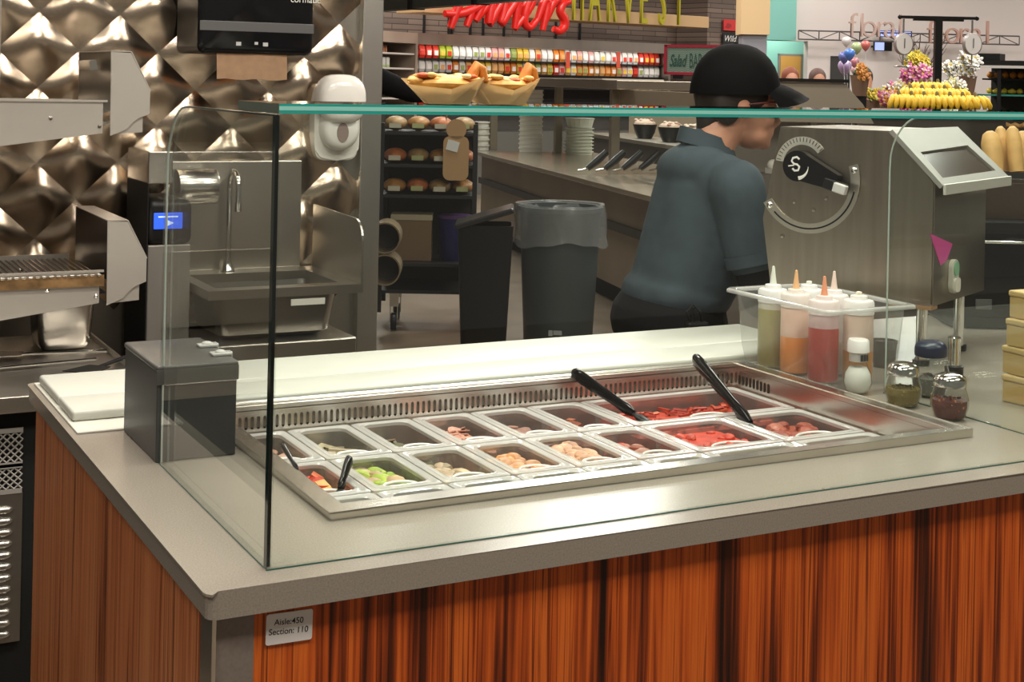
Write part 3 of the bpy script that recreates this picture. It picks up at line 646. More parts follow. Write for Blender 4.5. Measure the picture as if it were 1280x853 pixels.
# ================================================================ pizza trays on the glass shelf
PAPER = mat('deli_paper', (.78, .61, .37), .7, noise=.06, nscale=20)
SHZ = WT+GH+.0036
for k, (p0, p1, lab) in enumerate(((at(560, 127, Y=.115), None, 'pizza slice with melted topping in a paper tray, left on the glass shelf'), (at(627, 128, Y=.125), None, 'pizza slice with an upright crust in a paper tray, right on the glass shelf'))):
    t = thing('slice_tray', lab, 'pizza slice', (p0.x, p0.y, SHZ), -.35+.2*k, 'pizza slices in paper on the glass shelf')
    b = new(); w_ = .050-.004*k; t.scale = (.92, .92, .92)
    lo = [(-w_*.55, -.03), (w_*.55, -.03), (w_*.60, .05), (-w_*.60, .05)]
    hi = [(-w_*1.25, -.052, .028+.006*k), (0, -.056, .022), (w_*.9, -.05, .040), (w_*1.2, .05, .034), (-w_*1.3, .055, .036)]
    base = [b.verts.new((x, y, .0005)) for x, y in ((-w_*.55, -.03), (0, -.034), (w_*.55, -.03), (w_*.6, .05), (-w_*.6, .05))]
    top = [b.verts.new(p) for p in hi]; n_ = 5
    b.faces.new(base[::-1])
    for i in range(n_): b.faces.new((base[i], base[(i+1) % n_], top[(i+1) % n_], top[i]))
    r_ = bmesh.ops.solidify(b, geom=b.faces[:], thickness=.0008); obj('paper', b, PAPER, t)
    b = new(); ell(b, (-.004, 0, .030), (w_*1.08, .045, .012), 18)
    for i in range(46): ell(b, (random.uniform(-w_, w_*.8), random.uniform(-.035, .03), .038+random.uniform(-.006, .004)), (random.uniform(.006, .013), random.uniform(.005, .011), .004), 8, mi=random.choice((0, 0, 0, 1, 2)), m=6)
    obj('pizza', b, [mat('melted_cheese', (.80, .47, .14), .45, noise=.2, nscale=60), mat('pizza_sauce', (.62, .10, .02), .4), mat('pale_cheese', (.84, .62, .30), .45)], t, smooth=60)
    b = new(); x_ = w_*.75
    tube(b, [(x_-.012, -.02, .030), (x_-.004, -.018, .045), (x_+.001, -.015, .056), (x_+.008, -.012, .050), (x_+.013, -.012, .034)], [.008, .0085, .0075, .008, .006], 10); obj('crust', b, mat('crust', (.72, .24, .03), .5, noise=.2, nscale=50), t, smooth=60)
# ================================================================ conveyor oven on the left
ov = thing('conveyor_oven', 'stainless steel double deck conveyor oven at the left edge', 'oven', (-.5, 2.3, .76))
def OX(x): return x+.5
for z0, z1 in ((1.425, 1.95), (1.02, 1.285)):
    b = new(); bx(b, OX(-1.3), -.16, z0-.76, OX(.070), .32, z1-.76, .004); obj('oven_body', b, STEEL, ov)
b = new(); bx(b, OX(-1.3), .20, 0.0, OX(.0), .3, .3); obj('support', b, STEELD, ov)
def deck(zt, label, wire):
    """zt = top of the side rail"""
    t = thing('oven_conveyor', label, 'conveyor', (.0, 2.1, zt), 0, 'oven exit conveyors')
    RS = mat('rail_steel', (.56, .52, .47), .34, .55, noise=.05, nscale=4)
    for y in (0.0, .40):
        b = new(); prism(b, [(-.3, 0), (.312, 0), (.312, -.078), (.05, -.112), (-.3, -.14)], y, y+.003, 'y'); rl = obj('side_rail', b, RS, t)
        for xx, zz in ((.185, -.04), (.304, -.06)):
            b = new(); lathe(b, [(.005, 0), (.005, .002), (0, .004)], 10, T(xx, y-.0002, zz) @ RX(PI/2)); obj('rivet', b, CHROME, rl)
    b = new(); bx(b, -.3, -.004, .0005, .322, .004, .006); obj('rail_lip', b, RS, t)
    # end stop: two cheek plates and a panel between
    ck = [(.328, .128), (.378, .126), (.428, .030), (.428, -.028), (.398, -.040), (.384, -.052), (.37, -.068), (.330, -.084)]
    for y in (-.006, .404):
        b = new(); prism(b, ck, y, y+.003, 'y'); obj('cheek_plate', b, RS if y < 0 else STEELD, t)
    b = new(); prism(b, [(.385, -.045), (.412, -.036), (.412, -.075), (.34, -.080)], .0, .003, 'y'); obj('hinge_plate', b, RS, t)
    b = new(); bx(b, .330, -.003, -.02, .333, .404, .128); obj('stop_panel', b, mat('dark_inner_steel', (.05, .045, .04), .3, .9), t)
    b = new(); bx(b, .328, -.006, .1285, .378, .407, .131); 
    M_ = T(.378, 0, .1285) @ RY(math.atan2(.098, .05)); bx(b, 0, -.006, 0, .11, .407, .0025, M=M_); obj('hood', b, RS, t)
    b = new(); bx(b, -.3, .004, -.055, .328, .398, -.050); obj('drip_tray', b, STEELD if not wire else BLACKM, t)
    if wire:
        W = mat('wire_belt', (.34, .27, .19), .4, .9)
        for i in range(22):
            b = new() if i == 0 else None
            if i == 0:
                tube(b, [(0, .006, -.012), (0, .394, -.012)], .0026, 6); wm = obj('belt_wire', b, W, t, (-.01, 0, 0)); me = wm.data
            else: obj('belt_wire', None, None, t, mesh=me, loc=(-.01+i*.0155, 0, 0))
        b = new(); bx(b, -.3, -.008, -.034, .322, -.004, -.006); obj('belt_edge', b, mat('baked_edge', (.27, .16, .07), .45, .5, noise=.5, nscale=25), t)
        b = new()
        for i in range(20): bx(b, -.01+i*.0165, -.012, -.008, .0+i*.0165, -.003, -.003, .0008)
        obj('belt_links', b, STEEL2, t)
    else:
        b = new(); bx(b, .300, .05, .02, .318, .2, .045, M=RY(-.2)); obj('crumb_flap', b, STEEL2, t)
    return t
deck(1.411, 'upper steel oven conveyor end with a tall stop plate', False)
deck(.983, 'lower oven conveyor with a browned wire belt', True)
# bench under the oven
bn = thing('oven_bench', 'low steel bench with a refrigeration grille left of the counter', 'bench', (-.5, 2.1, 0))
b = new(); bx(b, OX(-1.4), -.35, .735, OX(.37), .45, .755, .003); obj('bench_top', b, STEEL, bn)
b = new(); bx(b, OX(-1.4), -.352, .725, OX(.37), -.345, .762, .002); bx(b, OX(.363), -.345, .7555, OX(.37), .45, .768, .001); obj('bench_lip', b, ALU, bn)
b = new(); bx(b, OX(-1.4), -.30, .1, OX(.30), .4, .72); obj('cabinet', b, BLACKM, bn)
GR = mat('grille_steel', (.42, .40, .37), .4, .4)
gx0, gx1 = OX(-.12), OX(.085)
for z0, z1 in ((.605, .672), (.545, .592)):
    b = new(); bx(b, gx0, -.311, z0-.010, gx1, -.305, z0); bx(b, gx0, -.311, z1, gx1, -.305, z1+.010)
    nc = 12; nr = max(2, round((z1-z0)/((gx1-gx0)/nc))); cw = (gx1-gx0)/nc; rh = (z1-z0)/nr
    for i in range(nc):
        for j in range(nr):
            xa, za = gx0+i*cw, z0+j*rh; tube(b, [(xa, -.308, za), (xa+cw, -.308, za+rh)], .0019, 4); tube(b, [(xa, -.308, za+rh), (xa+cw, -.308, za)], .0019, 4)
    obj('mesh_grille', b, GR, bn)
b = new(); bx(b, gx0, -.309, .20, gx1+.002, -.304, .535); vp = obj('louvre_panel', b, mat('louvre_steel', (.34, .32, .29), .4, 1), bn)
for i in range(12):
    b = new(); ell(b, (OX(.045), -.311, .50-i*.0255), (.022, .008, .0085), 12); ell(b, (OX(-.03), -.311, .50-i*.0255), (.030, .008, .0085), 12)
    obj('louvre', b, mat('louvre_bright', (.55, .53, .5), .3, 1), vp, smooth=60)
t = thing('steel_pan', 'deep steel pan standing under the lower conveyor', 'pan', (.268, 2.36, .7555))
b = new(); loftrings(b, [[(p[0], p[1], z) for p in rrect(-.066-d_, -.075-d_, .066+d_, .075+d_, .022, 4)] for z, d_ in ((0, -.012), (.006, -.004), (.02, 0), (.13, .008), (.13, .005), (.02, -.003), (.006, -.008))], True, True); obj('body', b, STEEL2, t, smooth=50)
b = new(); loftrings(b, [[(p[0], p[1], z) for p in rrect(-.066-d_, -.075-d_, .066+d_, .075+d_, .022, 4)] for z, d_ in ((.128, .008), (.128, .016), (.132, .016), (.132, .006))], False, False); obj('rim', b, STEEL2, t)
# pizza tools on the bench
for k, (p, q_, w_, lab, m_) in enumerate(((at(28, 443, Z=.765), at(134, 439, Z=.768), .012, 'steel pizza spatula with a square bar handle on the bench', STEEL2), (at(-20, 462, Z=.763), at(120, 449, Z=.764), .010, 'flat steel scraper lying in front of the spatula', STEEL2), (at(125, 460, Z=.763), at(158, 448, Z=.766), .012, 'black handled pan gripper at the bench corner', BLACKP))):
    t = thing('pizza_tool', lab, 'spatula', (p+q_)/2, 0, 'tools on the oven bench'); d = q_-p
    if k == 2: t.location.z = .768
    b = new(); tube(b, [d*-.5, d*-.2, d*.2, d*.5], [w_*.6, w_*.7, w_*.8, w_*.8], 6, flat=.5); obj('handle', b, m_, t)
    b = new(); e = d.normalized(); s = Vector((-e.y, e.x, 0)); bl = [e*-.5*d.length + s*.03, e*-.5*d.length - s*.03, e*(-.5*d.length-.09) - s*.045, e*(-.5*d.length-.09) + s*.045]
    prism(b, [(v.x, v.y) for v in bl], -.001, .001, 'z'); obj('blade', b, m_, t)
# ================================================================ hand sink on the wall
sk = thing('hand_sink', 'steel hand sink with gooseneck faucet and splash guards on the wall', 'sink', (.84, 2.46, 0))
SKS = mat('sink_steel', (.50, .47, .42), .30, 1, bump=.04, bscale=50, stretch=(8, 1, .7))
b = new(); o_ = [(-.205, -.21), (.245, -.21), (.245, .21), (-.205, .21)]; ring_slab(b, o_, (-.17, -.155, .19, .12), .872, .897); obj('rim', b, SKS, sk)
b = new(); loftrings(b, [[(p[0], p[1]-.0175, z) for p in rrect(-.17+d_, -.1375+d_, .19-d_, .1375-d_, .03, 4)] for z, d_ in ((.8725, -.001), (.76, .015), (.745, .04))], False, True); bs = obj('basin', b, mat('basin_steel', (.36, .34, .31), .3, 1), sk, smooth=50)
b = new(); bx(b, -.195, -.195, .45, .235, .20, .743, .004); obj('pedestal', b, SKS, sk)
b = new(); bx(b, .0, -.1965, .845-.0, .10, -.1953, .862) if False else bx(b, .03, -.2112, .846, .13, -.2102, .864); obj('label_strip', b, mat('pale_label', (.55, .54, .48), .5), sk)
b = new(); bx(b, -.205, .205, .8975, .20, .228, 1.225, .002); obj('backsplash', b, SKS, sk)
for x, nm in ((.238, 'r'),):
    o_ = [(-.21, .8975), (.20, .8975), (.20, 1.09)] + [(-.15-.06*math.sin(a), 1.02+.06*math.cos(a)) for a in [PI/2*i/6 for i in range(7)]]
    b = new(); prism(b, o_, x, x+.006, 'x'); obj('splash_guard', b, SKS, sk)
b = new(); fx, fy = -.04, .165
pts = [(fx, fy, .897), (fx, fy, 1.14)] + [(fx+.0, fy-.045+.045*math.cos(a), 1.15+.05*math.sin(a)) for a in [PI*i/10 for i in range(11)]] + [(fx, fy-.09, 1.10)]
tube(b, pts, .0085, 12); fc = obj('faucet', b, CHROME, sk, smooth=60)
b = new(); lathe(b, [(.022, .8972), (.020, .905), (.012, .92), (.011, .93)], 18, T(fx, fy, 0)); obj('faucet_base', b, CHROME, fc, smooth=50)
b = new(); lathe(b, [(.0105, 1.085), (.0105, 1.11)], 14, T(fx, fy-.09, 0)); obj('aerator', b, CHROME, fc, smooth=50)
# black dispenser with blue display, left of the sink
t = thing('display_dispenser', 'black and grey dispenser with a small blue screen left of the sink', 'dispenser', (.570, 2.50, .58))
b = new(); bx(b, -.065, -.10, 0, .055, .15, .43, .004); obj('body', b, mat('dispenser_grey', (.24, .22, .20), .4, .3), t)
b = new(); bx(b, -.068, -.104, .43, .058, .15, .555, .02, 4); hd = obj('head', b, BLACKP, t, smooth=40)
b = new(); bx(b, -.0685, -.10, -.02, -.0655, .15, .60); obj('side_cover', b, BLACKM, t)
b = new(); bx(b, -.052, -.1075, .475, .028, -.1045, .52, .002); s_ = obj('screen', b, mat('blue_screen', (.02, .06, .5), .3, emis=(.03, .13, .85), es=1.0), hd)
b = new(); prism(b, [(-.015, .483), (-.015, .500), (.004, .4915)], -.1082, -.1077, 'y'); obj('play_mark', b, mat('screen_white', (.6, .7, .9), .4, emis=(.5, .65, 1), es=.7), s_)
b = new(); bx(b, -.04, -.1080, .507, .015, -.1077, .511); obj('screen_text', b, MATS['screen_white'], s_)
b = new(); bx(b, -.068, -.1, .60, .0, .15, .69, .003); obj('towel_shelf', b, STEEL2, t)
t = thing('highlight_cylinder', 'polished steel cylinder added to imitate a highlight on the splash back left of the faucet', 'highlight stand-in', (.690, 2.595, 1.155))  # added cylinder imitates a bright highlight on the splash back
b = new(); lathe(b, [(.0, 0), (.05, .0005), (.052, .004), (.052, .114), (.05, .118), (0, .1185)], 24, T(-.06, 0, 0) @ RY(PI/2)); obj('shell', b, STEEL2, t, smooth=40)
b = new(); bx(b, -.055, .03, -.05, .055, .058, .05, .004); obj('bracket', b, STEELD, t)
# paper towel dispenser
t = thing('towel_dispenser', 'black paper towel dispenser with a sheet hanging out on the quilted wall', 'dispenser', (.815, 2.46, 1.535))
b = new(); prism(b, rrect(-.168, .012, .176, .42, .02, 4), .0, .225, 'y'); obj('body', b, BLACKP, t)
b = new(); loftrings(b, [[(p[0], y, p[1]) for p in rrect(-.168+d_, .012+d_, .176-d_, .42-d_, .022, 4)] for y, d_ in ((-.0005, .0), (-.012, .004), (-.018, .014))], False, True); fr = obj('front_cover', b, BLACKG, t, smooth=50)
b = new(); bx(b, -.166, -.0195, .077, .174, -.0165, .105, .001); obj('band', b, mat('band_grey', (.10, .10, .10), .35), fr)
b = new(); bx(b, -.06, -.0190, .036, -.045, -.0165, .047); bx(b, -.005, -.0190, .040, .005, -.0165, .048); bx(b, .02, -.0190, .036, .035, -.0165, .047); obj('icon', b, mat('icon_grey', (.45, .45, .45), .4), fr)
text('lettering', 'cormatic', .026, LW, T(.10, -.0195, .168) @ XZ, fr)
b = new(); vs = tube(b, [(-.115, -.01, .020)]*2, .001, 4) if False else None
for i in range(9):
    pass
g = [[b.verts.new((-.112+.21*i/8, -.004-.006*math.sin(j/4*1.5)+.001*math.sin(i), .014-.075*j/4+(.002*math.sin(i*1.7) if j == 4 else 0))) for i in range(9)] for j in range(5)]
for j in range(4):
    for i in range(8): b.faces.new((g[j][i], g[j][i+1], g[j+1][i+1], g[j+1][i]))
bmesh.ops.solidify(b, geom=b.faces[:], thickness=.001); obj('paper_towel', b, mat('kraft_paper', (.56, .36, .22), .8, noise=.08, nscale=40), t, smooth=60)
# soap dispenser
t = thing('soap_dispenser', 'white oval soap dispenser with a small window on the quilted wall', 'dispenser', (1.148, 2.66, 1.37))
def oval(w_, zt, zb, n=28, e=2.6):
    o = []
    for i in range(n):
        a = 2*PI*i/n; c, s = math.cos(a), math.sin(a)
        x = w_*math.copysign(abs(c)**(2/e), c); z = (zt+zb)/2+(zt-zb)/2*math.copysign(abs(s)**(2/e), s); o.append((x, z))
    return o
b = new(); prism(b, oval(.075, .10, -.145, e=5), -.01, .038, 'y'); bmesh.ops.bevel(b, geom=[e for e in b.edges if abs(e.verts[0].co.y+.01) < .001 and abs(e.verts[1].co.y+.01) < .001], offset=.006, segments=2, affect='EDGES'); obj('back_plate', b, WHITEP, t, smooth=40)
b = new(); loftrings(b, [[(p[0], y, p[1]) for p in oval(w_, zt, zb)] for w_, zt, zb, y in ((.078, .125, -.02, -.0105), (.078, .125, -.03, -.05), (.068, .115, -.02, -.075), (.045, .09, .0, -.085))], False, True); obj('cover', b, mat('white_gloss', (.80, .78, .73), .15), t, smooth=60)
b = new(); loftrings(b, [[(p[0], y, p[1]) for p in oval(w_, zt, zb, e=2)] for w_, zt, zb, y in ((.062, .03, -.115, -.0105), (.060, .02, -.11, -.045), (.045, .0, -.09, -.058))], False, True); ps = obj('push_button', b, mat('white_gloss2', (.74, .73, .68), .2), t, smooth=60)
b = new(); prism(b, oval(.019, -.025, -.085, e=2), -.0605, -.0585, 'y'); obj('window', b, mat('soap_window', (.26, .20, .18), .15), ps)
# ================================================================ people
SKIN = mat('skin', (.50, .24, .15), .5, noise=.06, nscale=30)
def hand(b, w_, d, up, s=1.0, curl=.9):
    """palm and five fingers; d = direction of the forearm, up = back of the hand"""
    d = d.normalized(); side = d.cross(up).normalized(); up = side.cross(d).normalized()
    for k in range(4):
        o = (k-1.5)*.019*s; cap2(b, w_+side*o*.6+d*.01*s, w_+side*o+d*.085*s, .013*s, .0105*s, 8)
    for k, ln in enumerate((.066, .076, .070, .054)):
        p = w_+side*((k-1.5)*.020*s)+d*.085*s; q = p+(d*math.cos(curl*.5)-up*math.sin(curl*.5))*ln*.55*s; r = q+(d*math.cos(curl*1.3)-up*math.sin(curl*1.3))*ln*.5*s
        cap2(b, p, q, .0092*s, .0082*s, 8); cap2(b, q, r, .0082*s, .0068*s, 8)
    p = w_+side*(-.026*s)+d*.03*s; q = p+(d*.7-side*.7-up*.2).normalized()*.04*s; r = q+(d*.95-side*.1-up*.3).normalized()*.03*s
    cap2(b, p, q, .012*s, .0095*s, 8); cap2(b, q, r, .0095*s, .0078*s, 8)
def head(b, h, fx=0):
    """h = centre of the skull; face looks along +x"""
    h = Vector(h); E = lambda x, y, z, r: ell(b, h+Vector((x, y, z)), r, 18, m=12)
    E(0, 0, .0, (.097, .077, .094)); E(.045, 0, -.062, (.058, .060, .080)); E(.046, 0, -.122, (.050, .052, .040)); E(.078, 0, -.145, (.020, .024, .018))
    E(.083, 0, -.030, (.020, .050, .014))
    for s in (-1, 1):
        E(.066, s*.036, -.078, (.028, .024, .030)); E(-.010, s*.076, -.048, (.020, .010, .033)); E(.092, s*.030, -.048, (.010, .014, .009))
    cap2(b, h+Vector((.098, 0, -.050)), h+Vector((.114, 0, -.088)), .010, .013); E(.108, 0, -.094, (.012, .018, .009))
    E(.096, 0, -.113, (.010, .023, .007)); E(.094, 0, -.124, (.010, .020, .007))
STAND = dict(skull=(.0, 0, 1.56), neck=(-.02, 0, 1.40), chest=(0, 0, 1.24), belly=(0, 0, 1.06), hip=(0, 0, .92), sh=[(0, -.19, 1.36), (0, .19, 1.36)], el=[(-.02, -.24, 1.08), (-.02, .24, 1.08)], wr=[(.06, -.23, .86), (.06, .23, .86)], kn=[(.01, -.095, .50), (.01, .095, .50)], an=[(-.02, -.10, .09), (-.02, .10, .09)])
def person(label, base, rz, P, shirt, trousers, hair, sleeve=None, cap=None, glasses=False, voxel=.008, hem=.62):
    t = thing('person', label, 'person', base, rz); V = Vector; g = {k: (V(v) if not isinstance(v, list) else [V(q) for q in v]) for k, v in P.items()}
    ch, be, hp, nk, sk_ = g['chest'], g['belly'], g['hip'], g['neck'], g['skull']
    def torso(b, e=0.0, low=True):
        ell(b, ch+V((-.02, 0, .10)), (.085+e, .135+e, .06+e), 20, m=14)
        for k in range(9):
            f = k/8; c = (ch+V((0, 0, .04))).lerp(be+V((0, 0, -.04)), f); ell(b, c, (.112+.016*f+e, .163-.004*f+e, .085+e), 24, m=14)
        cap2(b, g['sh'][0]*.5+g['sh'][1]*.5+V((-.01, -.11, .0)), g['sh'][0]*.5+g['sh'][1]*.5+V((-.01, .11, 0)), .070+e, .070+e)
        if low: ell(b, hp, (.135+e, .172+e, .12+e), 24, m=16)
    def legs(b, e=0.0):
        for i in (0, 1):
            y = g['kn'][i].y; cap2(b, V((hp.x, y*.95, hp.z-.02)), g['kn'][i], .088+e, .060+e); cap2(b, g['kn'][i], g['an'][i]+V((0, 0, .03)), .058+e, .040+e)
    b = new(); head(b, sk_); cap2(b, sk_+V((-.02, 0, -.08)), nk+V((-.02, 0, -.05)), .053, .062); torso(b); legs(b)
    for i in (0, 1):
        cap2(b, g['sh'][i], g['el'][i], .052, .041); cap2(b, g['el'][i], g['wr'][i], .040, .027); hand(b, g['wr'][i], g['wr'][i]-g['el'][i], V((0, 0, 1)), 1.0)
        cap2(b, g['an'][i], g['an'][i]+V((.15, 0, -.05)), .040, .032)
    body = meshobj('body', remesh(b, voxel, 4), SKIN, t)
    b = new(); torso(b, .012, False); ell(b, be.lerp(hp, .55), (.143, .176, .085), 24)
    for i in (0, 1): cap2(b, g['sh'][i], g['sh'][i].lerp(g['el'][i], hem), .072, .066)
    cap2(b, nk+V((-.012, 0, -.015)), nk+V((-.02, 0, -.05)), .060, .075)
    sm = meshobj('shirt', remesh(b, voxel, 14), shirt, t)
    b = new()
    for i in (0, 1):
        p = g['sh'][i].lerp(g['el'][i], hem+.02); d = (g['el'][i]-g['sh'][i]).normalized(); vs = tube(b, [p-d*.012, p+d*.016], .069, 22)
    obj('sleeve_hem', b, shirt, sm, smooth=60)
    b = new()
    n_ = 20; c0 = nk+V((-.010, 0, .0)); rings = []
    for r, z in ((.054, .020), (.064, -.012), (.068, -.016), (.058, .024)): rings.append([c0+V((r*math.cos(2*PI*i/n_)+.012*(math.cos(2*PI*i/n_)), r*math.sin(2*PI*i/n_), z-.022*math.cos(2*PI*i/n_))) for i in range(n_)])
    loftrings(b, rings, False, False); obj('collar', b, shirt, sm, smooth=60)
    b = new(); ell(b, hp+V((0, 0, .0)), (.149, .186, .115), 24)
    legs(b, .014); meshobj('trousers', remesh(b, voxel, 4), trousers, t)
    if sleeve:
        for i in (0, 1):
            b = new(); cap2(b, g['sh'][i].lerp(g['el'][i], .3), g['el'][i], .058, .050); cap2(b, g['el'][i], g['wr'][i]+(g['wr'][i]-g['el'][i])*.02, .049, .036)
            meshobj('undersleeve', remesh(b, voxel, 3), sleeve, t)
    for i in (0, 1):
        b = new(); a = g['an'][i]; cap2(b, a+V((-.03, 0, -.045)), a+V((.16, 0, -.052)), .045, .038); cap2(b, a+V((-.01, 0, -.03)), a+V((-.01, 0, .02)), .048, .046); bx(b, a.x-.08, a.y-.042, 0.001, a.x+.20, a.y+.042, .02); meshobj('shoe', remesh(b, voxel, 2), BLACKP, t)
    b = new(); ell(b, sk_+V((-.012, 0, .010 if not cap else -.022)), (.102, .086, .098 if not cap else .062), 20, m=14); cap2(b, sk_+V((-.06, 0, -.02)), sk_+V((-.075, 0, -.115)), .055, .030)
    for s in (-1, 1): ell(b, sk_+V((-.045, s*.055, -.035)), (.042, .028, .065), 14)
    hm_ = remesh(b, voxel, 3); meshobj('hair', hm_, hair, t)
    if cap:
        b = new(); n_ = 28; c0 = sk_+V((-.004, 0, .012)); R = []
        for q in range(9):
            a = PI/2*q/8; R.append([c0+V((.120*math.cos(a)**.8*math.cos(2*PI*i/n_)*(1+.03*(math.cos(2*PI*i/n_) > .4)), .100*math.cos(a)**.8*math.sin(2*PI*i/n_), -.03+.02*math.cos(2*PI*i/n_)*0 + .132*math.sin(a)**1.05)) if q < 8 else c0+V((.004*math.cos(2*PI*i/n_), .004*math.sin(2*PI*i/n_), .103)) for i in range(n_)])
        loftrings(b, R, False, True); bmesh.ops.solidify(b, geom=b.faces[:], thickness=.002)
        cp = obj('cap', b, cap, t, smooth=60)
        b = new(); g_ = []
        for i in range(15):
            a = -1.25+2.5*i/14; p0 = c0+V((.106*math.cos(a), .088*math.sin(a), .004)); ln = .098*(math.cos(a*.95))**.6 if abs(a) < 1.5 else 0
            dz = -.030*(math.sin(a)**2)
            g_.append([p0+V((ln*k/4*1.0, ln*k/4*.12*math.sin(a), (-.018*k/4)+dz*(.4+.6*k/4)-.022*(k/4)**2)) for k in range(5)])
        G = [[b.verts.new(p) for p in r] for r in g_]
        for i in range(14):
            for k in range(4): b.faces.new((G[i][k], G[i+1][k], G[i+1][k+1], G[i][k+1]))
        bmesh.ops.solidify(b, geom=b.faces[:], thickness=.004); obj('brim', b, cap, cp, smooth=60)
        ell_b = new(); ell(ell_b, c0+V((0, 0, .104)), (.007, .007, .004), 10); obj('top_button', ell_b, cap, cp, smooth=60)
        a = -.62; text('cap_lettering', 'p', .040, mat('cap_print', (.7, .7, .7), .6), T(*(c0+V((.107*math.cos(a)*.98, .1*math.sin(a)*.98-.004, .018)))) @ RZ(.95) @ RX(-.25) @ XZ, cp, off=.001)
    if glasses:
        b = new(); e = sk_+V((.103, 0, -.043))
        for s in (-1, 1):
            tube(b, [e+V((0, s*.031+.026*math.cos(2*PI*i/16), .018*math.sin(2*PI*i/16))) for i in range(17)], .0026, 6)
            tube(b, [e+V((-.004, s*.058, .008)), e+V((-.05, s*.075, .006)), e+V((-.105, s*.080, .000))], .0026, 6)
        tube(b, [e+V((.002, -.006, .004)), e+V((.004, 0, .007)), e+V((.002, .006, .004))], .002, 6); obj('glasses', b, mat('glasses_frame', (.10, .012, .015), .3), t, smooth=60)
    return t
SHIRT = mat('slate_shirt', (.040, .056, .066), .8, 0, .2, noise=.25, nscale=9, bump=.9, bscale=11)
BLKCL = mat('black_cloth', (.006, .006, .007), .9, 0, .15)
HAIR = mat('dark_hair', (.018, .012, .009), .6)
base = at(850, 104, d=3.74); PP = dict(skull=(.155, 0, 1.482), neck=(.085, 0, 1.335), chest=(.068, 0, 1.165), belly=(.028, 0, 1.03), hip=(-.018, 0, .88), sh=[(.088, -.185, 1.235), (.088, .185, 1.235)], el=[(.145, -.225, .965), (.20, .235, 1.0)], wr=[(.36, -.12, .985), (.38, .15, 1.03)], kn=[(.01, -.095, .48), (.01, .095, .48)], an=[(-.03, -.10, .09), (-.03, .10, .09)])
pz = person('worker in black cap and slate polo shirt leaning towards the dough machine', (base.x, base.y, 0), -.26, PP, SHIRT, BLKCL, HAIR, BLKCL, mat('black_cap', (.005, .005, .005), .8, 0, .2), True, .0065)
# radio on the belt
t = thing('belt_radio', 'black radio and key ring clipped to the worker belt', 'radio', (0, 0, 0)); t.matrix_world = T(base.x, base.y, 0) @ RZ(-.26) @ T(-.02, -.215, .86) @ RZ(0)
b = new(); bx(b, -.028, -.016, -.05, .028, .012, .05, .006); obj('case', b, BLACKP, t)
b = new(); tube(b, [(-.01, 0, .05), (-.012, 0, .085)], .007, 8); tube(b, [(.012, -.004, .05), (.004, -.012, .075), (-.014, -.012, .092), (-.03, -.01, .075), (-.022, -.01, .055)], .003, 6); obj('clip', b, BLACKM, t)
b = new(); bx(b, -.016, -.0175, -.035, .018, -.0162, -.005); obj('badge', b, mat('badge_grey', (.10, .10, .10), .5), t)
# customer reaching in from behind the wall end
bp = at(400, 104, d=5.3); P2 = dict(STAND); P2.update(sh=[(.0, -.19, 1.50), (0, .19, 1.50)], skull=(.02, 0, 1.70), neck=(0, 0, 1.55), chest=(0, 0, 1.38), belly=(0, 0, 1.16), hip=(0, 0, 1.0), el=[(.22, -.22, 1.48), (-.02, .25, 1.22)], wr=[(.36, -.20, 1.43), (.05, .24, .98)])
person('person in a long black sleeve reaching out from behind the steel post', (bp.x, bp.y, 0), -.45, P2, BLKCL, BLKCL, HAIR, BLKCL, voxel=.018, hem=.8)
for px, py, d_, hc, sc_, lab in ((988, 100, 13.5, (.20, .05, .02), (.3, .3, .3), 'distant red haired shopper in front of the orange door'), (1022, 102, 14.0, (.10, .05, .04), (.55, .5, .46), 'distant shopper in a pale top right of the orange door'), (1079, 108, 12.2, (.02, .015, .01), (.01, .01, .01), 'distant shopper in black left of the bananas')):
    p = at(px, py, d=d_); P3 = dict(STAND)
    person(lab, (p.x, p.y, 0), -2.0, P3, mat('top_%d' % px, sc_, .8), BLKCL, mat('hair_%d' % px, hc, .7), voxel=.024)
# ================================================================ background: salad bar
HZ = .80
A = at(596, 189, Z=HZ); B = at(815, 245, Z=HZ); SB = Wall(A, B); SL = SB.uv(905, 268)[0]
sb = thing('salad_bar', 'long steel and tan salad bar counter behind the trash can', 'counter', SB.pt(0, 0, 0), SB.rz)
PANEL = mat('tan_panel', (.25, .20, .14), .45, .3, noise=.15, nscale=2)
b = new(); bx(b, 0, .05, .13, SL, .80, .765); obj('base', b, PANEL, sb)
b = new(); bx(b, 0, .10, 0, SL, .75, .129); obj('toe_kick', b, BLACKM, sb)
b = new(); bx(b, 0, .02, .50, SL, .0499, .555); obj('bumper_rail', b, BLACKP, sb)
b = new(); bx(b, -.02, -.02, .766, SL, 1.15, HZ, .004); obj('counter_top', b, mat('bar_top', (.42, .36, .28), .22, .7, noise=.1, nscale=4), sb)
for i in range(6):
    b = new(); x = SB.uv(770, 225)[0]-.55+i*.30
    bx(b, x, .30, HZ+.0005, x+.27, .85, HZ+.012); obj('steel_insert', b, STEEL2, sb)
for px, py in ((767, 212), (697, 191), (616, 188)):
    p = at(px, py, Z=HZ); l = (p-SB.A); u, v = l.dot(SB.x), l.dot(SB.n)
    b = new(); bx(b, u-.035, v-.035, HZ+.0005, u+.035, v+.035, 1.43, .004); obj('post', b, mat('post_steel', (.30, .26, .20), .35, .8), sb)
p1 = at(767, 212, Z=HZ)-SB.A; vv = p1.dot(SB.n)
b = new(); bx(b, SB.uv(645, 100, vv)[0], vv-.12, 1.43, SB.uv(868, 100, vv+.5)[0], vv+.5, 1.50, .004); cn = obj('canopy', b, mat('canopy_steel', (.34, .30, .24), .3, .85), sb)
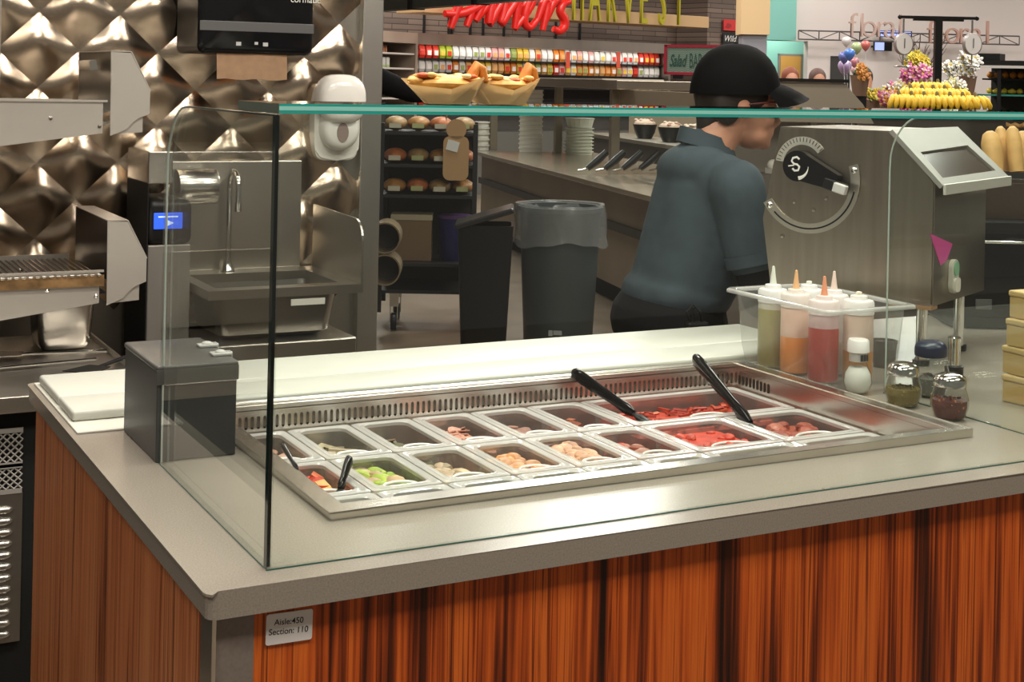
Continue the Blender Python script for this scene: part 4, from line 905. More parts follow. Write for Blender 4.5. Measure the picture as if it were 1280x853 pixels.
b = new(); bx(b, SB.uv(655, 100, vv)[0], vv-.15, 1.501, SB.uv(830, 100, vv+.35)[0], vv+.35, 1.512); obj('canopy_top', b, mat('canopy_pale', (.62, .58, .50), .4), cn)
b = new(); bx(b, SB.uv(772, 100, vv)[0], vv+.02, 1.275, SB.uv(880, 100, vv)[0], vv+.026, 1.425); obj('shield_pane', b, mat('tan_reflecting_shield', (.33, .28, .20), .2, .4), cn)
b = new(); bx(b, 0, .08, .28, SL, .085, .32) ; bmesh.ops.delete(b, geom=b.verts[:], context='VERTS'); b.free()
# tong handles in the inserts
for i in range(5):
    px = 742+i*22; p = at(px, 214-i*0, Z=HZ+.02); l = p-SB.A; u, v = l.dot(SB.x), l.dot(SB.n)
    t = thing('serving_tongs', f'black tong handle in the steel salad bar pan, {ordn[i]} from the left', 'tongs', SB.pt(u, v, HZ+.013), SB.rz, 'tongs in the salad bar')
    b = new(); tube(b, [(0, -.05, .024), (0, .03, .085), (0, .10, .15)], [.022, .030, .026], 8); obj('handle', b, BLACKP, t, smooth=60)
    b = new(); tube(b, [(0, -.05, .024), (.0, -.12, .009)], .008, 6); obj('tip', b, STEEL2, t)
def stack(px0, px1, ptop, pbot, n, nm, label, group, m, rnd, base_z=HZ):
    p = at((px0+px1)/2, pbot, Z=base_z); d = (p-CAM).dot(FW); r = (px1-px0)/2*d/FPX; h = (pbot-ptop)*d/FPX; s = h/n
    for i in range(n):
        b = new()
        if rnd: lathe(b, [(r*.88, .0), (r*.9, s*.75), (r, s*.76), (r, s*.96), (r*.8, s*.97)], 18)
        else: bx(b, -r*.92, -r*.6, 0, r*.92, r*.6, s*.74); bx(b, -r, -r*.65, s*.74, r, r*.65, s*.96)
        o = obj(nm, b, m, None, (p.x, p.y, base_z+.0006+i*s), (0, 0, -YAW+random.uniform(-.03, .03)), smooth=40); tag(o, f'{label}, {ordw(i)} from the bottom', 'container', group)
WT1 = mat('foam_white', (.60, .58, .52), .6)
stack(648, 678, 112, 190, 14, 'takeout_box', 'white takeout box in the tall square stack on the salad bar', 'square takeout boxes', WT1, False)
stack(705, 742, 160, 193, 8, 'takeout_tub', 'round white tub in the short stack on the salad bar', 'round takeout tubs', mat('tub_white', (.58, .60, .50), .5), True)
stack(592, 612, 152, 188, 5, 'paper_cup', 'white paper cup stacked at the far left of the bar', 'paper cups', WT1, True)
p = at(724, 160, Z=1.0)
pp = at(724, 193, Z=HZ); d_ = (pp-CAM).dot(FW); r_ = 18*d_/FPX; b = new(); lathe(b, [(r_*.85, 0), (r_*1.0, .078), (r_*1.04, .08), (r_*1.04, .088), (r_*.9, .089)], 18)
tag(obj('soup_tub', b, mat('tub_white', (.6, .6, .5), .5), None, (pp.x, pp.y, HZ+.001+33*d_/FPX+.004)), 'large white soup tub standing on top of the round tub stack', 'container')
# rear line with dark bowls
RL = Wall(SB.pt(0, 1.5, 0), SB.pt(SB.uv(885, 170, 1.7)[0], 1.5, 0))
rl = thing('rear_counter', 'dark rear food counter beyond the salad bar', 'counter', RL.pt(0, 0, 0), RL.rz)
b = new(); bx(b, -1.5, 0, 0, RL.L, .8, .90); obj('base', b, mat('dark_counter', (.05, .042, .035), .4), rl)
b = new(); bx(b, -1.5, -.03, 0.901, RL.L, .85, .935); obj('counter_top', b, STEELD, rl)
b = new(); bx(b, -1.5, .5, 0.936, RL.L, .55, 1.40); obj('back_screen', b, mat('warm_screen', (.34, .27, .19), .5), rl)
for i, px in enumerate((806, 838, 868)):
    u, z = RL.uv(px, 165, .2); t = thing('salad_bowl', f'dark round bowl of pale salad, {ordn[i]} from the left on the rear counter', 'bowl', RL.pt(u, .2, .9355), 0, 'bowls on the rear counter')
    b = new(); lathe(b, [(.07, 0), (.10, .06), (.12, .14), (.11, .14), (.08, .03), (0, .02)], 18); obj('bowl', b, BLACKP, t, smooth=40)
    b = new(); ell(b, (0, 0, .14), (.11, .11, .05), 14)
    for k in range(24): ell(b, (random.uniform(-.08, .08), random.uniform(-.08, .08), .175+random.uniform(-.02, .01)), (.025, .02, .012), 6, mi=random.randrange(3), m=5)
    obj('salad', b, [mat('salad_a', (.55, .42, .32), .7), mat('salad_b', (.62, .52, .42), .7), mat('salad_c', (.45, .25, .22), .7)], t, kind='stuff')
# ================================================================ trash can, bin and bakery cart
p = at(697, 428, Z=0); cz_ = .775; rr_ = .232
t = thing('trash_can', 'dark slate round trash can with a clear liner', 'trash can', (p.x, p.y, 0.001))
b = new(); lathe(b, [(.19, 0), (.195, .01), (.222, cz_*.72), (rr_, cz_*.96), (rr_+.012, cz_*.965), (rr_+.012, cz_), (rr_-.005, cz_), (.215, cz_*.72), (.185, .02), (0, .02)], 36); obj('body', b, mat('slate_can', (.055, .066, .070), .5), t, smooth=40)
me = textmesh('BRUTE', .07, .002, align='CENTER', off=.002); me.transform(T(-.02, 0, cz_-.11) @ XZ)
for v in me.vertices: a = v.co.x/.23; q = .2315+v.co.y*-.5; v.co = Vector((q*math.sin(a), -q*math.cos(a), v.co.z))
o = meshobj('lettering', me, mat('can_relief', (.035, .042, .045), .5), t); o.rotation_euler = (0, 0, -YAW)
b = new(); lo = Vector((0, 0, 0)); bx(b, -.035, -.205, .068, -.012, -.203, .10); bx(b, -.008, -.205, .075, .04, -.203, .10); bx(b, -.035, -.205, .05, .045, -.203, .06); o = obj('maker_mark', b, mat('mark_grey', (.32, .34, .34), .5), t); o.rotation_euler = (0, 0, -YAW-.12)
b = new(); n_ = 48; R = []
for q, (r, z) in enumerate(((rr_-.03, cz_-.10), (rr_+.002, cz_+.012), (rr_+.022, cz_+.014), (rr_+.030, cz_-.05), (rr_+.028, cz_-.14), (rr_+.034, cz_-.205))):
    R.append([((r+.006*math.sin(5*a+q)+.004*math.sin(13*a+2*q))*math.cos(a), (r+.006*math.sin(5*a+q)+.004*math.sin(13*a+2*q))*math.sin(a), z+.018*math.sin(3*a+1)*(q == 5)+.006*math.sin(9*a)*(q > 2)) for a in [2*PI*i/n_ for i in range(n_)]])
loftrings(b, R, False, False); obj('liner', b, clear('bag_film', (.80, .82, .82), .10, .20, (.68, .70, .70), .18), t, smooth=60)
p = at(604, 440, Z=0); t = thing('black_bin', 'black bin with a raised lid beside the trash can', 'bin', (p.x, p.y, .001), -YAW)
b = new(); loftrings(b, [[(q[0], q[1], z) for q in rrect(-.15-d_, -.15-d_, .15+d_, .15+d_, .03, 3)] for z, d_ in ((0, -.03), (.70, 0), (.70, -.012), (.02, -.04))], True, True); obj('body', b, BLACKP, t, smooth=40)
b = new(); bx(b, -.165, -.165, .705, .165, .165, .735, .01, M=T(0, .0, -.03) @ T(-.165, 0, .72) @ RY(-.30) @ T(.165, 0, -.72)); obj('lid', b, mat('bin_lid', (.02, .02, .02), .3), t)
A = at(470, 414, Z=0); B = at(592, 416, Z=0); CW = Wall(A, B); W_ = CW.L; Dp = .46
ca = thing('bakery_cart', 'black wheeled bakery cart with four shelves behind the sneeze guard', 'cart', CW.pt(0, 0, 0), CW.rz)
CB = mat('cart_black', (.010, .009, .009), .5)
SHV = (.24, .40, .80, .98, 1.17)
for x in (.012, W_-.012):
    for y in (.012, Dp-.012):
        b = new(); bx(b, x-.014, y-.014, .11, x+.014, y+.014, 1.22); obj('post', b, CB, ca)
for z in SHV:
    b = new(); bx(b, .0, .0, z-.018, W_, Dp, z); obj('shelf', b, CB, ca)
b = new(); bx(b, .0, Dp-.004, .24, W_, Dp, 1.20); obj('back_panel', b, mat('cart_back', (.035, .028, .022), .5), ca)
for x in (.10, W_-.06):
    for y in (.04, Dp-.05):
        b = new(); lathe(b, [(.0, -.017), (.048, -.017), (.052, -.012), (.052, .012), (.048, .017), (0, .017)], 18, T(x, y, .0525) @ RY(PI/2)); cs = obj('caster', b, BLACKP, ca, smooth=40)
        b = new(); bx(b, x-.024, y-.014, .05, x-.019, y+.014, .15); bx(b, x+.019, y-.014, .05, x+.024, y+.014, .15); bx(b, x-.026, y-.022, .142, x+.026, y+.022, .22); obj('fork', b, STEEL2, cs)
BRD = [mat('loaf_a', (.42, .20, .06), .5, noise=.3, nscale=20), mat('loaf_b', (.48, .15, .05), .5, noise=.3, nscale=20), mat('loaf_c', (.36, .22, .09), .5, noise=.3, nscale=20)]
nms = ['golden', 'reddish', 'brown']
for si, z in enumerate((.80, .98, 1.17)):
    for i in range(4):
        k = (i+si) % 3; x = .085+i*(W_-.17)/3
        t = thing('bread_pack', f'wrapped {nms[k]} loaf with a pale label, {ordn[i]} on the {("lowest", "middle", "top")[si]} bread shelf', 'bread', CW.pt(x, .14+.03*(i % 2), z+.0006), CW.rz, 'wrapped breads on the cart')
        b = new(); ell(b, (0, 0, .045), (.068, .11, .044), 16); [setattr(v.co, 'z', max(v.co.z, .0)) for v in b.verts]; obj('loaf', b, BRD[k], t, smooth=60)
        b = new(); bx(b, -.035, -.112, .020, .035, -.109, .048); obj('price_label', b, mat('label_%d' % (i % 2), ((.55, .52, .40), (.45, .47, .22))[i % 2], .5), t)
t = thing('tagged_package', 'tan figure shaped package with a white tag on the cart', 'package', CW.pt(W_*.78, .03, 1.1706), CW.rz)
b = new(); prism(b, rrect(-.075, -.28, .075, -.02, .04, 5), -.042, -.032, 'y'); prism(b, [(.06*math.cos(a), .02+.06*math.sin(a)) for a in [2*PI*i/16 for i in range(16)]], -.042, -.032, 'y'); obj('wrapper', b, mat('tan_wrapper', (.45, .27, .13), .5), t)
b = new(); bx(b, -.035, -.048, -.06, .035, -.044, .0, M=RY(.25) @ T(0, 0, -.05)); obj('white_tag', b, mat('tag_white2', (.7, .7, .68), .5), t)
t = thing('brown_carton', 'brown carton on the lower shelf of the bakery cart', 'box', CW.pt(.19, .2, .4006), CW.rz)
b = new(); bx(b, -.12, -.1, 0, .12, .1, .24, .003); obj('carton', b, mat('carton_brown', (.20, .13, .07), .7), t); b = new(); bx(b, -.124, -.105, .2405, .124, .105, .275, .003); obj('carton_lid', b, mat('carton_pale', (.42, .36, .24), .7), t)
t = thing('blue_tub', 'dark blue plastic tub on the lower shelf of the bakery cart', 'tub', CW.pt(W_*.78, .2, .4006), CW.rz)
b = new(); lathe(b, [(.085, 0), (.10, .25), (.095, .25), (.08, .01), (0, .01)], 20); obj('tub', b, mat('deep_blue', (.01, .012, .09), .35), t, smooth=40); b = new(); lathe(b, [(.104, .251), (.104, .27), (0, .272)], 20); obj('lid', b, mat('violet_lid', (.09, .04, .14), .4), t, smooth=40)
for k, (px, py) in enumerate(((481, 298), (481, 338))):
    q = at(px, py, d=8.05); t = thing('paper_roll', ('upper hollow brown paper roll hung on the cart front', 'lower hollow brown paper roll hung on the cart front')[k], 'paper roll', q, CW.rz, 'paper rolls on the cart')
    b = new(); R = []
    for r, y in ((.088, 0), (.088, .25), (.080, .25), (.080, 0)): R.append([(r*math.cos(2*PI*i/24), y, r*math.sin(2*PI*i/24)) for i in range(24)])
    R.append(R[0]); loftrings(b, R, False, False); obj('roll', b, mat('roll_brown', (.20, .15, .09), .5), t, smooth=40)
    b = new(); lathe(b, [(.079, 0), (.079, .004)], 24, T(0, .2, 0) @ RX(-PI/2)); obj('core', b, mat('roll_core', (.05, .04, .03), .6), t)
# ================================================================ far cooler wall with the harvest sign
A = at(522, 45, d=17.9); B = at(835, 60, d=20.6); MW = Wall(A, B)
def stone(name, c1, c2, c3, sc):
    m = bpy.data.materials.new(name); m.use_nodes = True; t = m.node_tree; bs = t.nodes['Principled BSDF']; tc = N(t, 'ShaderNodeTexCoord'); mp = N(t, 'ShaderNodeMapping'); mp.inputs['Rotation'].default_value = (PI/2, 0, 0)
    t.links.new(tc.outputs['Object'], mp.inputs[0]); br = N(t, 'ShaderNodeTexBrick'); br.inputs['Scale'].default_value = sc; br.inputs['Color1'].default_value = (*c1, 1); br.inputs['Color2'].default_value = (*c2, 1); br.inputs['Mortar'].default_value = (*c3, 1)
    br.inputs['Brick Width'].default_value = 1.1; br.inputs['Row Height'].default_value = .16; br.inputs['Mortar Size'].default_value = .012; t.links.new(mp.outputs[0], br.inputs[0]); t.links.new(br.outputs[0], bs.inputs['Base Color']); bs.inputs['Roughness'].default_value = .8; return m
ST = stone('ledge_stone', (.20, .145, .115), (.115, .085, .07), (.04, .03, .025), 2.2)
b = new(); bx(b, -6, .95, 0, MW.uv(905, 30, .95)[0], 1.2, 4.7); wf = struct('wall_far', b, ST); wf.matrix_world = MW.M()
u0, _ = MW.uv(884, 40, .3); u1, _ = MW.uv(926, 40, .3)
b = new(); bx(b, u0, .3, 0, u1, .94, 4.7); o = struct('wall_pier', b, ST); o.matrix_world = MW.M()
b = new()
for px in (532, 563, 567, 590, 606, 632, 664, 697, 727):
    u, _ = MW.uv(px, 30, .9); bx(b, u-.012, .92, 2.0, u+.012, .949, 3.4)
o = struct('trim_3', b, BLACKM); o.matrix_world = MW.M()
co = thing('merchandise_cooler', 'long open merchandise cooler with a steel header along the stone wall', 'cooler', MW.pt(0, 0, 0), MW.rz)
ZC = 2.04
LIT = mat('cooler_interior', (.16, .14, .13), .6)
b = new(); bx(b, 0, .55, 0, MW.L, .75, ZC-.14); obj('back_panel', b, LIT, co)
b = new(); bx(b, 0, -.02, ZC-.14, MW.L, .75, ZC); obj('header', b, mat('header_steel', (.62, .54, .48), .3, .9, noise=.35, nscale=.9, stretch=(1, .1, .1)), co)
b = new(); bx(b, 0, .0, 0, MW.L, .55, .80); obj('base', b, mat('cooler_base', (.12, .11, .10), .5), co)
SZ = [1.735, 1.560, 1.385, 1.20]
for z in SZ:
    b = new(); bx(b, .01, .10, z-.02, MW.L-.01, .549, z); obj('shelf', b, BLACKM, co)
b = new(); bx(b, -.04, -.02, 0, -.001, .75, ZC); obj('side_panel', b, STEELD, co); b = new(); bx(b, MW.L+.001, -.02, 0, MW.L+.04, .75, ZC); obj('side_panel', b, STEELD, co)
l = bpy.data.lights.new('cooler_lamp', 'AREA'); l.shape = 'RECTANGLE'; l.size = MW.L*.95; l.size_y = .06; l.energy = 6; l.color = (1, .96, .9)
lo = bpy.data.objects.new('cooler_lamp', l); COL.objects.link(lo); lo.matrix_world = MW.M(MW.L/2, .03, ZC-.15) @ RX(.5)
PC = {'red': (.62, .04, .02), 'orange': (.75, .24, .03), 'yellow': (.75, .52, .06), 'white': (.78, .76, .72), 'lime': (.42, .50, .04), 'pink': (.75, .42, .40), 'green': (.30, .36, .10), 'amber': (.70, .38, .14)}
def pouch(c1, c2):
    b = new(); loftrings(b, [[(x*w_, y*d_, z) for x, y in ((-1, -1), (1, -1), (1, 1), (-1, 1))] for w_, d_, z in ((.036, .02, 0), (.042, .036, .04), (.042, .03, .11), (.040, .012, .152), (.040, .003, .16))], True, True)
    bx(b, -.028, -.040, .035, .028, -.033, .095, mi=1); me = bpy.data.meshes.new('pouch'); b.to_mesh(me); b.free()
    for c in (c1, c2): me.materials.append(mat('pack_'+c, PC[c], .45))
    return me
PM = {}
upper = 'red red red red lime lime white white white white white white pink pink white green yellow yellow white amber white white orange orange white white pink white pink white white white white white white white white'.split()
lower = 'white white white white white white orange white amber yellow yellow yellow amber amber orange orange yellow white yellow green amber yellow red pink amber white orange amber orange amber amber orange orange amber pink white red'.split()
n_ = int(MW.L/.105)
for si, z in enumerate(SZ[:3]):
    for i in range(n_ if si < 2 else 14):
        c = (upper, lower, lower[::-1])[si][i % 37]; c2 = random.choice(['white', 'yellow', 'white', 'amber', 'red', 'green'])
        k = (c, c2); me = PM.setdefault(k, None) or pouch(*k); PM[k] = me
        o = bpy.data.objects.new('product_pouch', me); COL.objects.link(o); o.location = MW.pt(.07+i*(MW.L-.14)/(n_-1), .17, z+.0006); o.rotation_euler = (0, 0, MW.rz)
        tag(o, f'{c} pouch with {c2} label, {ordw(i)} from the left on the {("upper", "second", "third")[si]} cooler shelf', 'package', f'pouches on the {("upper", "second", "third")[si]} cooler shelf')
for k, px in enumerate((710, 773)):
    u, z = MW.uv(px, 75, -.05); b = new(); bx(b, -.035, -.004, -.11, .035, .004, .11, .003); o = obj('aisle_flag', b, mat('flag_red', (.72, .10, .05), .5), None); o.matrix_world = MW.M(u, -.05, z); tag(o, ('narrow red shelf flag on the cooler left of the other', 'narrow red shelf flag on the cooler nearer the salad sign')[k], 'sign', 'red shelf flags')
# side cooler at the wall end
A2 = at(462, 41, d=16.8); B2 = at(521, 45, d=17.7); SW = Wall(A2, B2)
t = thing('shelf_unit', 'tan open shelf unit left of the cooler, next to the steel post', 'shelf', SW.pt(0, 0, 0), SW.rz)
b = new(); bx(b, -.8, .4, 0, SW.L, .5, 2.03); obj('back_panel', b, LIT, t); b = new(); bx(b, -.8, -.02, 1.90, SW.L, .5, 2.03); obj('header', b, mat('header_tan', (.42, .33, .26), .4, .4), t)
for z in (1.78, 1.60, 1.42, 1.24): b = new(); bx(b, -.8, .0, z-.02, SW.L, .4, z); obj('shelf', b, mat('shelf_grey', (.48, .44, .40), .5), t)
b = new(); bx(b, SW.L-.05, -.02, 0, SW.L, .5, 1.90); obj('side_panel', b, mat('header_tan2', (.36, .28, .22), .4, .4), t)
for i in range(10):
    b = new(); lathe(b, [(.02, 0), (.022, .05), (.012, .07), (.012, .085), (0, .086)], 10); o = obj('sauce_jar', b, mat(('jar_red', 'jar_brown')[i % 10 > 4], ((.25, .06, .05), (.35, .15, .07))[i % 10 > 4], .4), None, SW.pt(.03+i*.051, .1, 1.7806)); tag(o, f'{("dark red", "orange brown")[i > 4]} jar, {ordw(i)} from the post on the top shelf', 'jar', 'jars on the top shelf')
for z, n2, nm in ((1.6006, 6, 'second'), (1.4206, 5, 'third')):
    for i in range(n2):
        b = new(); bx(b, -.035, -.05, 0, .035, .05, .12, .003); bx(b, -.034, -.0515, .005, .034, -.0502, .03, mi=1); o = obj('carton', b, [mat('grey_carton', (.42, .41, .37), .6), mat('carton_green', (.25, .32, .12) if n2 == 6 else (.12, .07, .06), .6)] if n2 == 6 else [mat('grey_carton', (.42, .41, .37), .6), mat('carton_dark', (.12, .07, .06), .6)], None, SW.pt(.05+i*.085, .1, z), (0, 0, SW.rz)); tag(o, f'pale carton with a {"green" if n2 == 6 else "dark"} base, {ordw(i)} from the post on the {nm} shelf', 'carton', f'cartons on the {nm} shelf')
# tan sign board and letters
sgn = thing('harvest_sign', 'tan sign board with red script and olive capital letters', 'sign', MW.pt(0, 0, 0), MW.rz)
o0, o1 = MW.uv(530, 12, -.3), MW.uv(886, 36, -.3); zb_, zt_ = MW.uv(886, 35, -.3)[1], MW.uv(886, 21, -.3)[1]
b = new(); bx(b, o0[0], -.3, zb_, o1[0], .3, zt_, .005); obj('board', b, TAN, sgn)
for i in range(7):
    u, z0 = MW.uv((722, 743, 764, 785, 804, 827, 848)[i], (26, 27, 28, 29, 30, 31, 32)[i], -.5); me = textmesh('HARVEST'[i], 1.0, .02, align='CENTER', off=-.012, bevel=.004); me.transform(T(u, -.5, z0) @ Matrix.Diagonal((.30, 1, 1, 1)) @ XZ); meshobj('letter', me, OLIVE, sgn)
# red script, stroke by stroke (pixel tracks laid on the sign plane)
strokes = [[(556, 17), (575, 18), (600, 8), (622, -6)], [(563, 35), (569, 18), (577, -4), (582, -18)], [(583, 33), (591, 10), (602, -6), (606, -4), (600, 14), (594, 26)], [(594, 26), (610, 6), (616, -2), (612, 18), (610, 33), (622, 10), (632, -4)], [(632, -4), (630, 14), (624, 34), (640, 8), (648, -2), (646, 14), (643, 36)], [(643, 36), (656, 20), (664, 6), (668, -4), (662, -2), (656, 14), (655, 30), (662, 36), (672, 24)], [(672, 24), (681, -2), (686, 2), (678, 38)], [(682, 26), (690, 4), (698, -2)], [(712, 2), (704, 4), (699, 14), (706, 24), (706, 34), (699, 40), (692, 36)]]
for s in strokes:
    b = new(); pts = []
    for k in range(len(s)-1):
        for j in range(4):
            f = j/4; u, z = MW.uv(s[k][0]*(1-f)+s[k+1][0]*f, s[k][1]*(1-f)+s[k+1][1]*f, -.62); pts.append((u, -.62, z))
    u, z = MW.uv(*s[-1], -.62); pts.append((u, -.62, z))
    for _ in range(2): pts = [pts[0]] + [tuple((pts[i-1][k]+2*pts[i][k]+pts[i+1][k])/4 for k in range(3)) for i in range(1, len(pts)-1)] + [pts[-1]]
    n3 = len(pts); tube(b, pts, [.042+.018*math.sin(PI*i/(n3-1)) for i in range(n3)], 10); obj('script_stroke', b, RED, sgn, smooth=60)
# dark hanging header
A3 = at(462, 14.5, d=14); B3 = at(748, -5, d=10.4); HBm = Wall(A3, B3); z3 = 2.115
t = thing('hanging_header', 'dark green grey hanging header beam at the top of the view', 'beam', HBm.pt(0, 0, z3), HBm.rz)
b = new(); bx(b, -.6, 0, 0, HBm.L+.2, .12, .6); obj('beam', b, mat('green_grey', (.075, .085, .075), .5, .2, noise=.1, nscale=4), t)
for px in (514, 594):
    u, _ = HBm.uv(px, 5); b = new(); bx(b, u-.04, -.02, -.008, u+.02, .13, .2); obj('clamp', b, BLACKM, t)
# salad bar sign
A4 = at(832, 70, d=8.6); B4 = at(925, 70, d=8.4); SS = Wall(A4, B4); x1 = SS.L; z0, z1 = SS.uv(833, 92)[1], SS.uv(833, 57)[1]
t = thing('salad_sign', 'grey green chevron sign with a red frame above the salad bar', 'sign', SS.pt(0, 0, z0), SS.rz)
H_ = z1-z0; b = new(); bx(b, 0, 0, 0, x1, .012, H_); bd = obj('board', b, mat('sage', (.24, .33, .27), .6), t)
b = new(); bx(b, -.008, -.006, -.006, x1, .016, .010); bx(b, -.008, -.006, H_-.010, x1, .016, H_+.006); bx(b, -.008, -.006, -.006, .010, .016, H_+.006); bx(b, x1, -.006, -.006, x1+.01, .016, H_+.006); obj('frame', b, mat('frame_red', (.38, .025, .05), .4), t)
b = new(); k = .018
for i in range(int(x1/k)-1):
    for j in range(int(H_/.012)-1):
        x = .014+i*k; z = .012+j*.012; s = .008 if i % 2 else 0; e = .008-s
        vs = [b.verts.new((x, -.0006, z+s)), b.verts.new((x+k, -.0006, z+e)), b.verts.new((x+k, -.0006, z+e+.0045)), b.verts.new((x, -.0006, z+s+.0045))]; b.faces.new(vs)
obj('chevron_print', b, mat('sage_dark', (.15, .22, .18), .6), bd)
DG = mat('sign_dark_green', (.03, .09, .07), .6)
text('lettering', 'Salad', .10, DG, T(.025, -.003, .045) @ Matrix.Diagonal((.50, 1, 1, 1)) @ XZ, bd, shear=.35, off=.002); text('lettering', 'BAR', .125, DG, T(.148, -.003, .036) @ Matrix.Diagonal((.36, 1, 1, 1)) @ XZ, bd)
b = new(); bx(b, .05, -.004, -.03, .11, .02, -.004); obj('clip', b, BLACKM, t)
# small chalk signs on the pier
for (pa, pb, c, tx, lab, nm) in (((905, 24), (925, 39), (.55, .03, .03), None, 'small red sign on the stone pier', 'red_sign'), ((904, 41), (926, 56), (.012, .012, .014), 'Wild', 'small black chalk sign with white script on the stone pier', 'chalk_sign')):
    u0, zt2 = MW.uv(*pa, .25); u1, zb2 = MW.uv(*pb, .25); t = thing(nm, lab, 'sign', MW.pt(u0, .25, zb2), MW.rz)
    b = new(); bx(b, 0, 0, 0, u1-u0, .02, zt2-zb2); obj('board', b, mat('sg_'+nm, c, .5), t)
    if tx: text('lettering', tx, (zt2-zb2)*.8, LW, T(.01, -.003, .04) @ XZ, t, shear=.3)
    else: b = new(); prism(b, [(.03, .05), (.10, .03), (.17, .06), (.15, .10), (.08, .11)], -.004, -.001, 'y'); obj('emblem', b, mat('emblem_dark', (.30, .02, .02), .5), t)
# ================================================================ background: floral department
A = at(925, 100, d=24); B = at(1420, 100, d=25); FWl = Wall(A, B)
WHT = mat('white_wall', (.72, .655, .63), .85)
b = new(); bx(b, FWl.uv(1010, 50)[0], 0, 0, FWl.L+4, .2, 4.7); o = struct('wall_right', b, WHT); o.matrix_world = FWl.M()
uL, uR = FWl.uv(950, 50)[0], FWl.uv(1010, 50)[0]; zt5 = FWl.uv(985, 51)[1]
b = new(); bx(b, FWl.uv(988, 20)[0], 0, zt5, uR, .2, 4.7); o = struct('wall_lintel', b, WHT); o.matrix_world = FWl.M()
TEAL = mat('teal_paint', (.22, .52, .46), .8)
b = new(); bx(b, uL, -.3, zt5, FWl.uv(988, 20)[0], .2, 4.7); o = struct('wall_teal', b, TEAL); o.matrix_world = FWl.M()
b = new(); bx(b, uL-1, 1.2, 0, uR+1.2, 1.4, zt5+.5); o = struct('wall_alcove', b, TEAL); o.matrix_world = FWl.M()
d0, d1 = FWl.uv(975, 70, 1.2), FWl.uv(1000, 70, 1.2)
b = new(); bx(b, d0[0], 1.15, 0, d1[0], 1.199, d0[1]); dr = struct('door_1', b, mat('orange_door', (.55, .30, .07), .5)); dr.matrix_world = FWl.M()
b = new(); bx(b, d0[0]-.04, 1.16, 0, d0[0]-.001, 1.199, d0[1]+.04); bx(b, d1[0]+.001, 1.16, 0, d1[0]+.04, 1.199, d0[1]+.04); bx(b, d0[0]-.04, 1.16, d0[1]+.001, d1[0]+.04, 1.199, d0[1]+.04); o = struct('trim_4', b, mat('door_frame', (.20, .19, .17), .5)); o.matrix_world = FWl.M()
e0, e1 = FWl.uv(1038, 70), FWl.uv(1062, 70)
b = new(); bx(b, e0[0], -.03, 0, e1[0], -.001, e0[1]); o = struct('door_2', b, mat('dark_doorway', (.04, .038, .036), .6)); o.matrix_world = FWl.M()
p = FWl.pt(.8, .7, 2.75); area(p.x, p.y, p.z, .8, .4, 22)      # unseen lamp added to brighten the teal alcove
# tan column in front
q0 = at(926, 42, d=17); q1 = at(962, 42, d=17); CWl = Wall(q0, q1); zc = CWl.uv(940, 43)[1]
t = thing('tan_column', 'tan painted column head above a grey shaft behind the worker cap', 'column', CWl.pt(0, 0, 0), CWl.rz)
b = new(); bx(b, 0, 0, zc, CWl.L, .4, 4.69); obj('column_head', b, mat('tan_paint', (.62, .44, .24), .7), t)
b = new(); bx(b, .03, .05, 0, CWl.L-.02, .35, zc-.001); obj('shaft', b, mat('grey_shaft', (.24, .24, .27), .5), t)
# truss and lettering
t = thing('sign_truss', 'thin dark steel truss carrying the floral lettering on the white wall', 'truss', FWl.pt(0, -.5, 0), FWl.rz)
TR = mat('truss_dark', (.10, .09, .09), .5)
u0, z0 = FWl.uv(998, 49, -.5); u1, _ = FWl.uv(1274, 54, -.5); zt6 = FWl.uv(998, 38, -.5)[1]; n_ = 11
b = new(); tube(b, [(u0, 0, z0), (u1, 0, z0)], .012, 6); obj('chord', b, TR, t); b = new(); tube(b, [(u0, 0, zt6), (u1, 0, zt6)], .012, 6); obj('chord', b, TR, t)
for i in range(n_+1):
    x = u0+(u1-u0)*i/n_; b = new(); tube(b, [(x, 0, z0), (x, 0, zt6)], .010, 5)
    if i < n_: x2 = u0+(u1-u0)*(i+1)/n_; tube(b, [(x, 0, z0 if i % 2 else zt6), (x2, 0, zt6 if i % 2 else z0)], .008, 5)
    obj('web', b, TR, t)
LF = [mat('letter_pink', (.52, .32, .26), .6), mat('letter_pale', (.56, .40, .35), .6)]
for w_, xs_, sz in ((1, (1065, 1077, 1086, 1101, 1112, 1125), .80), (0, (1163, 1176, 1190, 1204, 1220, 1234), .80)):
    for i, ch_ in enumerate('floral'):
        u, z = FWl.uv(xs_[i], 44+(xs_[i]-1065)*.02+(8 if w_ == 0 else 2), -.6); me = textmesh(ch_, sz, .03, align='CENTER', off=-.010); me.transform(T(u, -.1, z) @ Matrix.Diagonal((.66, 1, .72, 1)) @ XZ); meshobj('letter', me, LF[w_], t)
# wall screens
for k, (pa, pb, lab) in enumerate((((1093, 52), (1115, 64), 'small wall television with a bright blue picture'), ((1097, 38), (1140, 47), 'wide blue lit display strip behind the scale'))):
    u0, zt2 = FWl.uv(*pa, -.3); u1, zb2 = FWl.uv(*pb, -.3); t = thing('wall_screen', lab, 'television', FWl.pt(u0, -.3, zb2), FWl.rz, 'screens on the white wall')
    b = new(); bx(b, 0, 0, 0, u1-u0, .05, zt2-zb2); obj('housing', b, BLACKP, t)
    b = new(); bx(b, .01, -.004, .01, (u1-u0)*(.55 if k == 0 else .96), -.001, zt2-zb2-.01); obj('picture', b, mat('screen_picture', (.2, .25, .6), .4, emis=(.35, .42, .95), es=1.2), t)
    b = new(); bx(b, (u1-u0)*.2, .05, (zt2-zb2)*.4, (u1-u0)*.3, .3, (zt2-zb2)*.6); obj('bracket', b, BLACKM, t)
